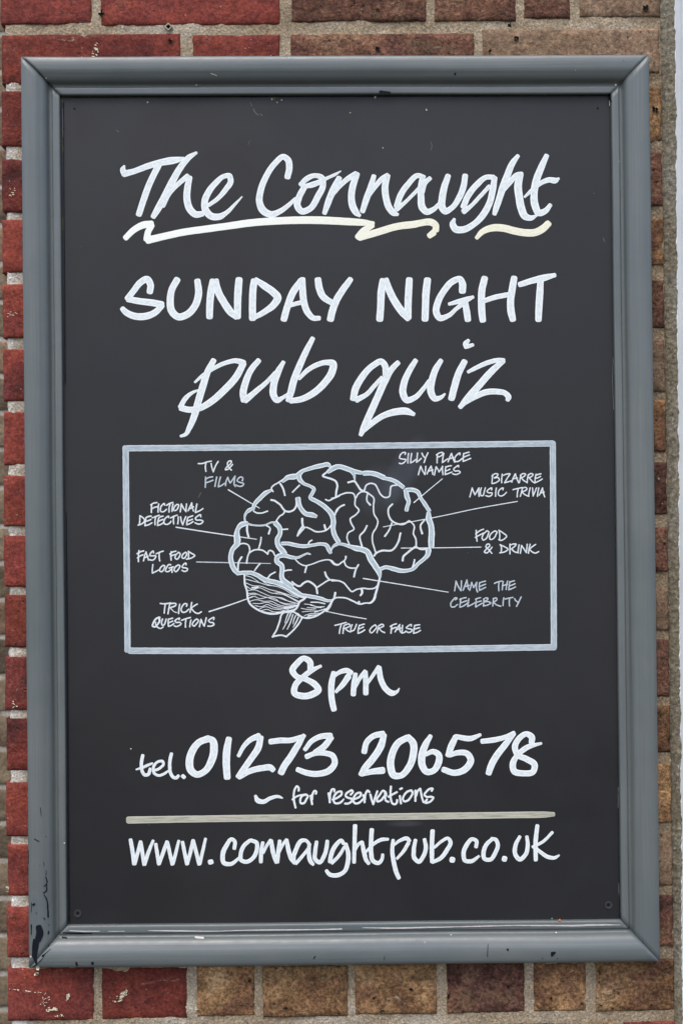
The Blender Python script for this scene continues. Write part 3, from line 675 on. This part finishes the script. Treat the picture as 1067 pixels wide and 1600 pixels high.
words(565, 1222, 8.892, 27, WH, [
 "20,180 35,230 40,282; 45,240 55,160 85,118 108,140",
 "120,172 135,230 160,308 / 160,308 185,220 216,128",
 "340,190 330,140 300,120 250,180 210,240 215,268 260,258 310,200 / 325,150 325,210 335,258 372,275",
 "405,62 400,150 405,240 430,300 460,308 488,282 490,248; 372,205 430,170 488,140",
 "530,192 535,240 545,298; 532,98,28 558,86,28",
 "690,115 640,130 590,180 572,240 590,268 630,260 685,200 705,140 685,114",
 "745,117 745,190 745,263; 755,190 780,120 810,92 / 815,95 825,160 840,230 858,280",
 "970,122 985,92 950,92 900,130 870,180 900,205 960,205 993,215 975,250 920,285 882,288 905,242"])
words(190, 1270, K4, 22, WH, [
 "58,170,22 70,240,24 80,318,24 / 85,318,20 105,240,22 120,182,22 / 122,185,20 132,250,22 142,322,22 / 146,322,20 168,250,22 198,175,17",
 "215,197,20 225,260,22 235,318,24 / 238,318,18 260,250,22 285,182,22 / 288,185,20 302,250,22 318,320,22 / 322,318,20 340,250,20 358,176,17",
 "382,184,20 395,250,22 410,318,24 / 412,318,18 430,250,22 448,174,22 / 450,178,20 468,250,22 485,320,22 / 490,318,20 505,250,20 525,163,17",
 "553,308,30 563,306,28",
 "705,222,22 705,175,22 690,165,22 655,205,26 632,265,28 640,313,26 680,320,24 735,282,16",
 "800,174,22 765,205,24 745,255,24 747,295,24 780,306,24 820,283,24 845,230,24 843,187,24 810,172,22",
 "882,187,20 872,245,24 870,306,22; 885,250,16 910,200,18 930,172,20 / 935,175,22 945,240,26 958,290,22 965,310,18"])
words(400, 1270, K4, 22, WH, [
 "148,177,22 140,240,24 133,306,24; 148,240,16 170,195,18 190,170,20 / 192,172,22 205,240,26 222,290,24 238,312,20",
 "335,200,20 310,172,20 290,172,24 250,230,26 234,290,26 240,313,22 / 250,316,20 290,270,20 325,225,18; 332,200,20 330,250,24 345,310,24 357,322,18",
 "378,182,20 370,240,24 370,290,24 395,310,24 425,270,24 440,220,24 445,178,22",
 "545,190,22 535,172,20 500,200,26 470,260,26 462,305,24 / 475,313,20 520,265,20 550,215,18; 560,197,24 575,250,26 573,310,26 550,368,24 500,391,26 457,383,24 440,362,20",
 "618,82,26 615,180,24 612,308,22; 620,230,16 640,195,18 660,182,18 / 662,185,22 675,250,26 690,300,24 703,316,20",
 "722,107,26 718,180,26 718,250,26 730,300,26 765,313,24 786,290,20 790,262,18; 690,240,16 740,190,20 785,167,22 822,165,17",
 "855,172,20 850,240,24 860,310,26 875,370,26 890,406,24; 862,200,14 900,172,20 945,162,24 955,175,24 / 950,190,22 920,240,20 880,285,16"])
words(610, 1270, K4, 22, WH, [
 "155,172,22 145,230,24 150,285,26 175,306,24 205,270,24 220,210,24 212,168,22",
 "262,114,26 258,190,26 258,260,26 258,305,22 / 262,308,20 310,285,24 350,235,26 373,180,24 360,160,20 320,177,18 275,215,16",
 "382,293,34 388,294,34",
 "533,212,22 535,175,22 510,164,22 475,200,26 455,255,26 465,298,24 500,303,24 550,272,16",
 "630,167,22 600,195,24 580,245,26 587,288,24 620,293,24 653,250,24 668,195,24 655,167,22 632,162,20",
 "708,287,34 712,288,34",
 "805,150,20 780,200,24 778,260,26 805,291,26 840,263,24 855,205,24 850,150,20",
 "915,82,24 905,170,26 905,293,24; 1008,123,18 950,180,18 887,213,18 / 895,212,18 935,245,22 980,275,24 1025,280,20 1050,266,12"])
words(0, 0, 1, 9.6, M['bar'], ["202,1281.3,10.6 300,1279.7,10.2 400,1278.3,10.2 540,1276.8,10 670,1275.2,10 800,1273.4,9.6 850,1272.7,9 864,1272.3,6.5"], name='painted_divider_line')
# the box round the diagram: four ruled lines
for ln in ("198,700.5,9.4 400,699,9.4 530,697.3,9.4 700,695,9.4 862,692.9,9.4", "196.8,700,9.6 197.6,800,9.6 198.6,900,9.6 199.8,1016,9.4",
           "204,1016.8,9.8 400,1017,9.6 640,1014.6,9.6 865,1011.2,9.6", "863,693,9.4 864.1,850,9.4 864.8,1011,9.4"):
    words(0, 0, 1, 9.4, M['box'], [ln], jag=.3, name='painted_box_line')
# captions round the brain
words(300, 712, 10.67, 23, FI, [
 "108,132 180,130 240,108 325,92; 235,120 225,180 235,262", "322,130 335,200 358,270 / 358,270 395,170 440,95",
 "660,242 600,170 595,120 640,85 660,95 640,140 585,185 560,235 600,228 650,180 680,145"])
words(300, 712, 10.67, 23, M['faint'], ["230,355 228,440 225,530; 225,395 280,365 350,352; 240,450 300,430 355,408", "415,355 400,430 385,515",
 "478,355 455,440 440,518 / 440,518 490,500 545,462", "562,500 570,430 600,360 / 600,360 620,420 640,455 / 640,455 680,400 720,340 / 720,340 710,420 705,480 725,515",
 "840,420 850,375 820,355 770,385 755,420 800,445 865,470 840,505 780,510 735,488"])
words(210, 775, 8.89, 20, FI, [
 "245,120 240,170 240,230; 230,125 270,100 318,92; 250,175 290,155 325,150", "342,110 335,160 332,225",
 "425,130 420,105 385,130 365,180 370,215 400,220 450,185", "450,130 490,105 538,88; 498,115 485,170 485,225", "540,110 530,160 525,215",
 "590,118 560,150 550,200 580,200 610,160 618,120 590,118", "640,220 650,160 655,110 / 655,110 685,170 720,218 / 720,218 722,160 728,110",
 "750,205 775,150 800,95 / 800,95 805,150 825,210; 775,175 800,165 825,150", "870,110 860,170 850,230 / 850,230 900,210 955,175",
 "80,275 80,340 72,400; 55,405 100,390 140,355 145,330 120,300 82,275",
 "165,310 155,360 150,410 / 150,412 200,400 248,372; 165,300 200,285 238,280; 165,350 205,340 235,325",
 "250,305 300,285 350,268; 300,290 290,345 290,400", "345,300 330,355 325,410 / 325,410 370,395 415,365; 345,300 375,285 402,280; 345,350 375,335 400,325",
 "480,300 480,280 450,295 415,345 420,385 450,395 500,370 512,350", "505,305 545,285 598,265; 550,290 545,340 550,388", "612,290 612,340 605,388",
 "645,290 655,345 675,400 / 675,400 695,340 718,285", "745,300 735,350 730,400 / 730,400 770,385 820,355; 745,300 780,285 815,275; 750,345 780,335 810,322",
 "925,290 920,260 880,280 850,310 860,330 920,335 955,350 935,380 890,390 845,372"])
words(205, 850, 8.89, 20, FI, [
 "112,90 105,160 105,245; 85,135 130,110 178,95; 90,195 130,165 170,150", "175,235 190,170 210,110 / 210,110 225,160 245,225; 190,190 215,180 240,170",
 "315,125 310,100 275,125 262,160 300,165 345,165 335,200 300,225 262,218", "350,135 400,115 448,98; 395,125 392,180 400,235",
 "560,105 555,160 558,225; 540,140 585,110 625,100; 550,170 585,155 615,145", "665,115 625,150 615,200 640,212 670,180 680,130 655,115",
 "760,115 720,145 710,190 735,200 765,165 775,125 750,118", "800,100 800,155 798,200; 795,105 850,135 885,162 850,190 800,205 770,210",
 "305,285 298,345 298,405 / 298,405 340,385 390,360", "450,295 410,330 400,375 425,385 460,345 470,305 445,295",
 "555,290 530,285 495,330 480,375 510,385 560,350; 530,335 560,325 590,318 ; 568,330 570,395", "660,290 620,315 600,365 620,385 660,350 680,300 650,290",
 "765,290 765,265 725,290 712,325 750,330 788,350 770,375 735,380 708,365"])
words(230, 935, 8.89, 20, FI, [
 "185,70 230,75 290,70 330,62; 255,85 245,145 240,205", "318,70 305,140 292,215; 330,75 370,68 405,75 395,100 350,120 325,128 / 325,130,18 360,170,12 400,195,12 420,195,12",
 "455,80 445,145 440,212", "548,110 558,80 530,72 490,110 475,160 490,190 530,190 580,150", "622,55 610,120 598,195; 700,78 660,100 620,130 / 610,130 640,170 685,205 725,205 755,185",
 "180,265,26 130,280 90,340 78,385 105,395 150,360,26 175,310,30 165,260,26; 120,330 130,380 160,410 200,415 225,395", "218,285 205,330 210,370 235,370 255,330 268,285",
 "300,285 295,335 298,385 / 298,388 340,375 375,350; 300,290 330,282 358,275; 300,340 335,325 360,315", "445,295 455,275 420,285 390,315 400,330 460,335 475,350 440,380 400,390 380,380",
 "480,305 530,285 605,265; 540,295 535,345 535,400", "612,300 600,345 595,395", "690,285 650,320 630,365 650,385 690,350 715,305 690,285",
 "730,395 740,340 750,290 / 750,290 770,340 795,385 / 795,385 810,330 822,268", "925,295 930,265 890,280 855,310 870,330 920,340 930,360 890,385 845,385"])
words(515, 960, 7.113, 15, FI, [
 "58,122 110,110 185,90; 130,110 115,160 108,212", "160,125 152,165 148,212; 165,120 215,108 228,118 200,145 165,155 / 170,155 205,185 235,195",
 "250,115 235,155 240,185 262,180 285,145 298,110", "330,120 318,165 315,212 / 315,210 355,195 390,172; 330,125 355,115 385,108; 330,160 355,150 375,140",
 "505,115 465,145 445,185 460,205 495,180 520,135 505,115", "545,125 535,165 525,205; 545,125 590,112 600,125 570,145 545,155 / 548,155 575,185 612,203",
 "690,125 685,165 680,210; 672,135 705,115 742,105; 680,170 715,150 735,145", "725,195 750,150 778,112 / 778,112 775,155 788,200; 745,170 770,160 790,152",
 "810,120 805,165 802,208 / 802,208 830,200 850,185", "905,130 905,112 875,125 850,150 880,160 915,170 900,195 870,200 845,185",
 "945,120 935,165 930,210 / 930,210 970,200 1008,178; 945,125 970,118 1000,115; 940,165 970,155 998,148"])
words(615, 698, 8.208, 17, FI, [
 "145,100 150,75 120,75 80,115 75,145 120,160 158,165 140,195 100,218 70,212", "188,85 182,145 180,210", "228,85 220,145 215,208 / 215,208 250,190 280,165",
 "305,80 298,140 292,200 / 292,200 325,175 352,150", "360,82 375,115 395,140; 438,78 410,140 388,205", "560,95 555,150 555,208; 545,105 585,80 625,75 625,95 590,125 560,135",
 "640,85 628,145 622,205 / 622,205 655,180 690,155", "695,195 715,140 740,85 / 740,85 755,140 780,200; 710,155 735,148 765,135",
 "845,105 848,80 815,100 780,150 785,185 820,190 860,165 880,150", "895,85 890,135 888,190 / 888,188 930,172 985,148; 895,90 925,80 965,70; 895,135 935,118 970,105",
 "315,360 330,305 345,250 / 345,250 370,310 398,358 / 398,358 405,310 410,250", "425,350 450,295 478,248 / 478,248 490,300 500,355; 445,315 470,305 500,298",
 "520,365 530,310 542,255 / 542,255 565,290 580,325 / 580,325 605,285 625,250 / 625,250 622,300 630,360",
 "665,255 660,305 658,358 / 658,358 695,345 745,325; 665,262 700,250 738,243; 665,312 700,298 718,288", "830,260 830,240 795,260 765,290 780,310 830,310 852,325 820,350 780,355 752,345"])
words(725, 732, 7.904, 16, FI, [
 "352,75 345,130 340,185; 340,95 380,65 415,70 405,95 370,115 / 370,118 420,115 432,140 400,170 345,188", "468,70 462,120 460,178",
 "482,85 520,70 565,65 / 565,68 530,120 495,178 / 495,178 540,165 590,150", "585,170 605,115 630,65 / 630,65 645,120 672,178; 600,130 625,122 655,118",
 "700,75 690,120 680,175; 690,85 730,62 755,70 735,100 700,115 / 705,118 735,150 770,170", "790,75 780,120 775,178; 785,85 825,62 848,72 830,100 795,112 / 800,115 835,155 865,180",
 "885,70 875,120 870,178 / 870,178 920,155 962,130; 885,82 915,72 945,65; 885,122 920,110 940,98",
 "68,352 85,290 98,240 / 98,240 115,290 130,325 / 130,325 155,285 180,240 / 180,240 178,290 182,345", "210,240 198,290 205,335 230,335 245,290 260,238",
 "335,265 340,240 305,255 280,285 300,300 345,305 340,325 305,345 265,335", "395,240 388,290 385,345", "475,265 480,240 450,250 420,290 425,330 460,340 495,320 520,295",
 "600,262 650,250 715,235; 665,255 655,300 652,352", "715,250 705,295 690,345; 715,245 760,235 772,250 740,280 710,290 / 712,292 750,325 795,345",
 "812,240 800,290 792,340", "840,240 845,290 848,340 / 848,340 870,290 890,240", "918,240 908,290 902,345", "925,330 945,285 965,240 / 965,240 975,300 992,352; 935,305 960,298 985,290"])
words(735, 822, 9.278, 19, FI, [
 "80,60 82,135 92,220; 72,115 120,75 185,45; 65,165 130,130 190,100", "235,70 190,110 165,170 180,205 215,190 250,130 260,80 235,68", "350,70 300,105 272,160 285,195 325,185 365,125 378,80 345,70",
 "408,60 420,120 418,195; 408,62 470,100 520,150 480,190 430,208 405,195", "305,395 260,340 220,300 235,265 270,262 275,285 235,325 200,380 230,390 280,345 310,305",
 "440,280 445,330 440,385; 425,270 490,300 540,335 500,370 420,388", "568,260 568,330 568,405; 565,280 610,262 658,262 640,290 590,330 / 590,332 640,375 690,385",
 "700,270 690,330 682,390", "718,395 728,330 735,280 / 735,280 770,330 805,385 / 805,385 812,320 818,262", "860,262 845,320 835,395; 940,265 890,300 850,335 / 850,335 890,375 935,392 985,370"])
words(695, 900, 8.208, 17, FA, [
 "122,190 132,130 140,65 / 140,65 170,135 205,190 / 205,190 208,125 210,60", "230,185 255,120 280,50 / 280,50 290,120 300,170; 245,140 275,130 310,120",
 "315,185 330,130 340,80 / 340,80 355,120 365,150 / 365,150 385,115 405,80 / 405,80 400,150 415,205", "440,85 438,135 440,185 / 440,185 480,165 520,145; 440,90 480,75 518,65; 445,135 480,120 520,105",
 "632,95 670,78 730,65; 690,80 685,135 688,190", "745,70 735,125 732,178; 800,65 788,120 782,175; 735,125 770,115 800,105",
 "830,70 820,125 815,178 / 815,178 860,160 902,140; 830,78 860,68 888,60; 825,128 860,115 898,98", "130,305 155,285 140,278 100,310 72,360 80,395 110,398 160,365",
 "200,290 195,345 190,400 / 190,400 235,385 285,350; 190,300 230,285 270,278; 200,345 240,330 280,315", "305,290 298,340 290,390 / 290,390 335,370 380,345",
 "400,290 395,345 392,398 / 392,398 430,375 475,350; 390,300 425,285 455,278; 400,340 430,330 465,320", "500,290 495,340 490,385; 490,300 530,280 550,290 520,320 500,330 / 500,332 560,330 585,345 550,370 490,385",
 "620,290 615,340 610,385; 615,290 660,285 665,300 640,325 615,335 / 618,335 660,370 715,388", "752,280 745,330 742,380", "770,295 820,283 870,275; 825,285 822,335 825,385",
 "890,290 905,315 930,335; 975,268 945,330 915,390"])
# leader lines
for ln, m in (("357,765.3,1.9 405.5,794,1.3", FI), ("275.5,823.8,2 345,834.5,1.8 401,842.6,1.2", FI), ("307.5,878.1,1.8 360,879.2,1.6 423,880.5,1.2", FA), ("327,955.6,2.2 360,945,2.0 395,932.5,1.3", FI),
              ("572,967,1.5 540,961.5,1.5 509.5,955.2,1.2", FI), ("690.7,748.2,1.4 668,767,1.4 646.5,785.2,1.8", FI), ("808,783.4,1.4 740,795.5,1.4 690,806.2,1.4 598.7,823.3,1.3", FI),
              ("751,854.8,1.4 690,855.9,1.4 626.5,856.4,1.4", FI), ("700,925.3,1.2 640,915.5,1.5 567.5,903.8,1.8", FI)):
    words(0, 0, 1, 1.5, m, [ln], jag=.1, name='painted_leader_line')
# ------------------------------------------------------------------ the brain
B1, B2, B3, B4 = (350,710), (510,710), (350,840), (510,840); KB = 5.928
def brain(org, w, m, lst, name): words(org[0], org[1], KB, w, m, lst, jag=.35 if m is WA else .18, name=name)
brain(B3, 44, WA, ["125,60,50 80,110,40 65,160,42 70,230,44 100,300,44 130,330,38 / 130,330,36 200,325,34 250,325,36 320,355,40 380,390,42 460,410,42 540,435,48 600,460,56 650,490,46 720,530,32 800,545,34 900,565,32 960,585,26 1010,580,14"], 'brain_outline')
brain(B1, 44, WA, ["210,640,38 165,650,48 130,690,38 120,750,54 125,800,58 118,832,48", "270,500,28 230,520,34 205,545,22 192,590,16 200,625,16 230,645,18 300,658,14 380,655,14 440,630,14 480,628,18",
 "430,335,26 390,355,38 330,410,40 285,460,34 270,505,30", "545,250,26 590,215,42 650,205,52", "685,195,50 720,160,34 800,130,34 900,105,40 970,98,36 985,118,22",
 "970,165,24 1010,135,36 1060,112,40"], 'brain_outline')
brain(B2, 44, WA, ["15,168,20 60,130,42 110,112,42 180,130,42 250,155,42 320,170,32", "350,175,42 400,172,42 460,185,44 525,212,44", "540,222,32 600,235,34 660,265,38 708,303,34",
 "740,330,36 800,330,38 840,345,38 870,400,32 910,460,34 948,520,34", "945,548,38 945,590,52 965,650,50 973,720,52 970,800,54 970,845,52"], 'brain_outline')
brain(B4, 34, WA, ["943,120,52 938,155,42 900,200,34 850,240,32 800,290,32 760,303,32 700,308,38 620,290,40 550,275,34 500,290,32"], 'brain_outline')
brain(B1, 44, WA, ["690,200,48 700,230,42 740,270,30 800,295,26 832,320,32 818,360,30 798,400,32 840,425,36 900,460,40 960,510,42 1000,560,46 1013,620,46 1010,690,42 1030,760,42 1058,808,42",
 "685,415,48 695,460,40 720,510,40 760,550,42 820,562,44 850,573,32", "482,640,48 515,680,44 520,730,38 495,790,44 500,840,44 540,890,52 558,915,50",
 "540,825,30 590,825,34 660,840,34 740,850,32 820,840,28 900,830,28 948,840,34 970,880,38 985,908,32", "992,890,14 1010,860,14 1050,838,18"], 'brain_fold')
brain(B2, 44, WA, ["732,335,38 745,390,44 760,440,34 745,490,34 740,515,36", "240,160,38 255,190,26 262,238,12"], 'brain_fold')
brain(B3, 44, WA, ["530,165,40 495,180,42 490,220,42 535,260,42 540,290,42 535,340,42 540,380,44 580,420,48 625,450,44", "510,168,40 560,165,38 620,182,34 680,185,22 740,160,18 775,147,14 800,155,12"], 'brain_fold')
brain(B4, 22, WA, ["50,98,16 80,66,20 140,60,24 210,80,32 280,100,48 330,110,48 375,130,52 410,200,54 450,260,54 485,318,48 495,358,28"], 'brain_fold')
brain(B4, 20, FI, ["495,365,20 480,430,20 455,520,22 435,580,22 405,605,18 370,605,14 310,615,16 250,590,16 180,560,14 130,555,14 80,560,16 65,570,20 30,640,20 0,682,20"], 'brain_outline')
brain(B1, 14, FI, ["275,525 300,540 350,543 405,525", "437,422,18 470,430,18 500,450 520,465 545,500 565,522 610,530 645,515 668,480 672,420", "565,525 545,555 520,570 485,615",
 "455,345 440,315 470,280 490,270 540,238 575,215", "520,270,18 545,310 565,380,16", "700,285 660,325 635,350", "215,660,20 215,710 230,765,18", "395,660 425,680 415,735,18", "545,695 590,692",
 "345,768 340,810 320,880", "240,910 270,890 320,882 360,890 405,920 / 405,925 420,890 445,895 475,940", "145,830,14 190,825 225,840 240,880 220,948 210,1008,16",
 "725,595,20 728,650 735,670 / 730,665,22 700,710 680,755,16 / 680,755 720,710 755,675 800,690 850,715 900,715 950,700 985,665 1000,640", "930,655,20 940,690,20",
 "940,418 965,428 1010,410 1067,385", "1067,490 1040,520 1030,560", "985,130,18 950,165 915,200 950,215 1000,230 1035,250 1050,290 1040,340 1035,395", "815,795,14 795,805 780,830"], 'brain_fold')
brain(B3, 14, FI, ["165,180,18 140,220 128,310", "335,240,14 310,270 285,305", "475,320,14 430,345 400,385", "560,310 590,302 625,300", "655,195,12 700,240 750,260 800,250 900,215 960,205 1000,215 1030,245 1067,250",
 "765,265,16 750,322,16", "935,320,18 950,360 975,390", "630,410,18 660,435 700,450 740,420 775,405 820,425 850,455 865,518,18", "865,460,14 910,430 970,395 1067,400", "1030,510,18 1020,560"], 'brain_fold')
brain(B4, 14, FI, ["40,215 70,245 100,255 140,230 175,200 180,175,18", "165,220 180,260 215,280 265,282", "295,252,16 270,300 255,362,18", "50,400 110,400 160,420 200,465 235,500 280,480 340,470 400,475 450,465 475,440",
 "325,475,22 330,510 315,536,18", "85,512,16 72,560,16", "300,598,24", "705,213,20 710,180 750,140 800,100 825,85", "815,205,16 805,250 790,290"], 'brain_fold')
brain(B2, 14, FI, ["50,408 80,400 140,370 200,355 250,365 265,400 265,470 300,520 270,560 220,600 230,640 255,690 200,730 190,770 210,830", "275,400 290,370 330,345 370,350 400,370 435,400 435,480 440,550 475,620 460,680 430,730 425,800 440,860 460,920",
 "200,260,18 260,250 290,290 320,330 350,340", "350,335 370,285 410,268 450,280 475,320 500,370 545,400 580,390 590,340 600,295 650,285", "380,360 375,430 405,468,18", "165,467,16 120,490 85,540",
 "375,660,16 350,710 310,755 320,820 335,870", "610,460,16 575,500 575,560 600,610 650,640 710,648 765,615", "605,635 580,700 540,758,18", "775,620 810,660 805,740 825,780 830,850 / 830,855,16 860,875 960,870",
 "905,610,16 870,660 885,733,20", "685,730,18 660,820 610,885 500,895 460,915 440,940,20"], 'brain_fold')
# cerebellum with its hatching, and the stem
brain(B3, 16, FI, ["190,345,18 195,430,18 215,500 220,560 240,610 300,660 380,695,20 470,705 540,690 610,680 660,665 685,630 700,595 740,570 760,550", "1000,590,16 960,650 900,700 830,735 770,745,18 720,735 680,705"], 'cerebellum_outline')
brain(B3, 6.5, FI, ["200,350 260,370 320,410; 205,385 280,405 340,420 400,440 480,450 560,480 640,530 740,560; 270,340 330,380 400,430 470,450; 205,420 270,445 340,450 420,480 500,500 600,530 690,560; 210,450 260,480 330,465 390,490 450,515 520,510 600,545 690,590; 215,490 290,485 350,510 420,540 500,555 570,580 660,605; 220,520 280,515 350,540 420,560 500,590 560,610 660,615; 225,560 280,545 330,565 400,555 470,565 520,600 600,625 680,625; 240,590 300,575 370,590 440,590 500,620 560,635 660,635; 270,610 340,610 400,600 470,625 540,645 640,650; 290,630 350,640 400,620 460,645 520,655 600,665; 330,660 390,640 450,660 500,665 560,675; 350,675 400,665 450,685 540,690; 400,400 470,430 540,450 620,490 720,545; 480,520 540,525 620,560 690,600; 480,550 540,560 600,590 680,610; 220,540 260,525 300,530; 260,465,16 315,462,20; 590,480,12 650,520,12 740,555,12; 560,650,16 620,648,18 670,630,14",
 "745,615 800,620 860,640 920,640; 805,598,12 870,600 935,612; 715,655 780,665 850,660; 770,648 850,650 930,640; 725,688 800,680 880,680; 745,722 800,705 880,700; 770,735 820,720; 800,625 900,650; 840,690,10 940,660,10; 780,722,12 860,715,10"], 'cerebellum_hatching')
brain(B3, 16, FI, ["560,690,18 540,705,16 515,780 490,850 450,920,16 / 450,918 490,908 540,905 580,918 / 580,915,16 640,860 690,800 725,740; 550,690,24 600,685,24 650,690,16 690,720", "600,690,10 580,740 565,790,7; 620,700,12 590,770,10 545,850,7; 640,710,10 610,800 585,850,7; 665,720,10 645,770 640,800,7; 690,735,12 665,790 640,830,7"], 'brain_stem')
# ------------------------------------------------------------------ wear on the frame: chips, scrapes, the worn bottom edge
def wear(name, m, ox, oy, sc, w, s, jag=.5):
    o = strokes_obj(name, parse(s, ox, oy, sc, w), m, board, hfun=frame_h, jag=jag); o['kind'] = 'stuff'; return o
wear('paint_chip', M['chip'], 0, 1200, 4, 8, "245,995,34 252,1030,44 240,1070,38 / 235,1080,28 225,1130,30 222,1180,24 230,1225,10; 215,1070,10 210,1130,12 208,1180,10; 198,980,8 198,1040,5; 218,850,12 210,855,12; 200,840,3 198,900,3; 290,680,6 296,720,8 278,740,5; 295,725,5 290,770,8 275,780,8; 278,790,5 295,820,7 302,880,9 305,930,10; 275,935,5 285,945,6; 218,443,5 246,458,6; 256,248,4 260,300,3; 182,515,4 180,600,3; 275,588,3 280,610,3; 250,608,3; 270,1175,14 285,1160,6 320,1130,3; 308,1020,8 305,1035,8; 307,1110,8; 322,1250,9; 228,905,6; 290,428,5; 258,405,3; 292,640,3 290,670,5; 180,640,4; 308,980,5; 205,1245,5 225,1232,5 270,1190,4")
wear('paint_chip', M['chip'], 0, 1400, 2, 6, "290,210,9; 240,208,6 243,220,5; 198,114,3 240,116,5 288,117,3; 196,128,4 210,130,3; 985,188,3 980,194,3", .3)
wear('paint_chip', M['chip'], 534, 1400, 2, 6, "657,180,12; 663,177,8; 655,186,6; 517,167,7; 456,150,1.5 454,190,1.5; 133,188,1.5 132,200,1.5; 626,194,3; 672,195,3", .3)
wear('paint_chip', M['chip'], 534, 0, 2, 4, "354,230,5 352,234,4; 120,287,8 150,290,6; 880,190,1.2 878,190,1.2", .3)
wear('worn_edge', M['worn'], 0, 1400, 2, 4, "218,108,2 260,110,3 312,110,2; 465,108,2 560,109,4 680,110,3 760,107,2.6 860,106,4 960,105,3 1067,103,4; 340,110,1.5 390,110,1.5; 612,128,6 635,130,7", .4)
wear('worn_edge', M['worn'], 534, 1400, 2, 4, "65,99,2 160,100,4 260,98,4 360,96,2.6 440,94,4 530,92,3 630,92,4 720,92,5 800,90,5 868,90,2; 340,121,4; 668,114,5; 655,70,3", .4)
wear('paint_fleck', M['spat'], 0, 1200, 4, 8, "405,468,8; 238,1250,24; 195,1178,10; 220,1290,10", .9)
wear('paint_fleck', M['spat'], 0, 0, 4, 4, "165,232,3", .9)
wear('paint_fleck', M['spat'], 0, 0, 2, 3, "462,320,4; 660,230,2 678,237,2; 614,266,4; 145,245,4", .5)
wear('paint_fleck', M['spat'], 534, 0, 2, 3, "854,266,6; 104,303,4; 263,342,3; 633,297,3; 728,220,2", .5)
wear('rust_spot', M['orange'], 534, 1400, 2, 3, "679,75,7", .5)
wear('paint_fleck', M['spat'], 947, 0, 4, 4, "78,1010,5; 20,630,6 18,660,4", .5)
wear('mitre_crack', M['chip'], 0, 0, 4, 2, "140,358,2 165,375,3 280,490,4 370,590,3", .3)
wear('paint_chip', M['chip'], 534, 0, 2, 2, "833,296,6 838,320,5; 799,338,4", .3)
# pale spatter and scrapes on the two bottom red bricks
for o in list(panel.children):
    if o.name.startswith('dirt_smear'): o['kind'] = 'stuff'
def dabs(cx, cy, L, wid, ang, n):
    """a scraped smear of old mortar: many small crumbs along a short line"""
    out = []
    for k in range(n):
        t = random.uniform(-1, 1); u = random.gauss(0, .45)
        x = cx + t*L*math.cos(ang) - u*wid*math.sin(ang); y = cy + t*L*math.sin(ang) + u*wid*math.cos(ang)
        l_ = random.uniform(.4, 2.2)*(1.2-abs(t)); a = ang + random.gauss(0, .4); w = random.uniform(.5, 1.7)
        out.append([(x-l_*math.cos(a), y-l_*math.sin(a), w*.6), (x+l_*math.cos(a), y+l_*math.sin(a), w)])
    return out
for cx, cy, L, wd, an, n in ((193,1554,11,5,-.75,42),(184,1564,7,2,-.1,10),(82,1577,10,3,-.15,30),(107,1558,6,3,-1.2,14),(92,1587,8,2,0,8),(70,1563,9,6,-.8,12),(42,1548,30,.8,.12,16),(58,1520,3,3,0,6),
                             (150,78,5,14,.3,16),(300,1575,12,2,.2,8),(12,1388,2,8,0,8),(20,300,5,10,0,8),(20,490,8,6,0,10),(24,1100,4,10,0,8)):
    o = strokes_obj('mortar_scuff', dabs(cx, cy, L, wd, an, n), M['spat'], wall, hfun=lambda x, z: .0014, jag=.9); o['kind'] = 'stuff'
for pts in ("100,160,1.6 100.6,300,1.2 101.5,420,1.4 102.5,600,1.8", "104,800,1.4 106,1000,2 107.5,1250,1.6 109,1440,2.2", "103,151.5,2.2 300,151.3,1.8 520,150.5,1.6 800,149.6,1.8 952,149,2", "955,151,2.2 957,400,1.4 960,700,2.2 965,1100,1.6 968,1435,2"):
    words(0, 0, 1, 2, M['chip'], [pts], jag=1.0, name='painted_bead_shadow')  # dark strokes painting the bead's shade along the board's edge
for pts in ("957,560,.7 956.5,600,.8 958,640,.7", "961,790,.6 962,860,.8", "965,1230,.8 965,1262,.7", "966,1380,1 966.5,1400,1.2", "98.6,170,.7 99,215,.8"):
    words(0, 0, 1, 1, M['scr'], [pts], jag=1.0, name='scratch')
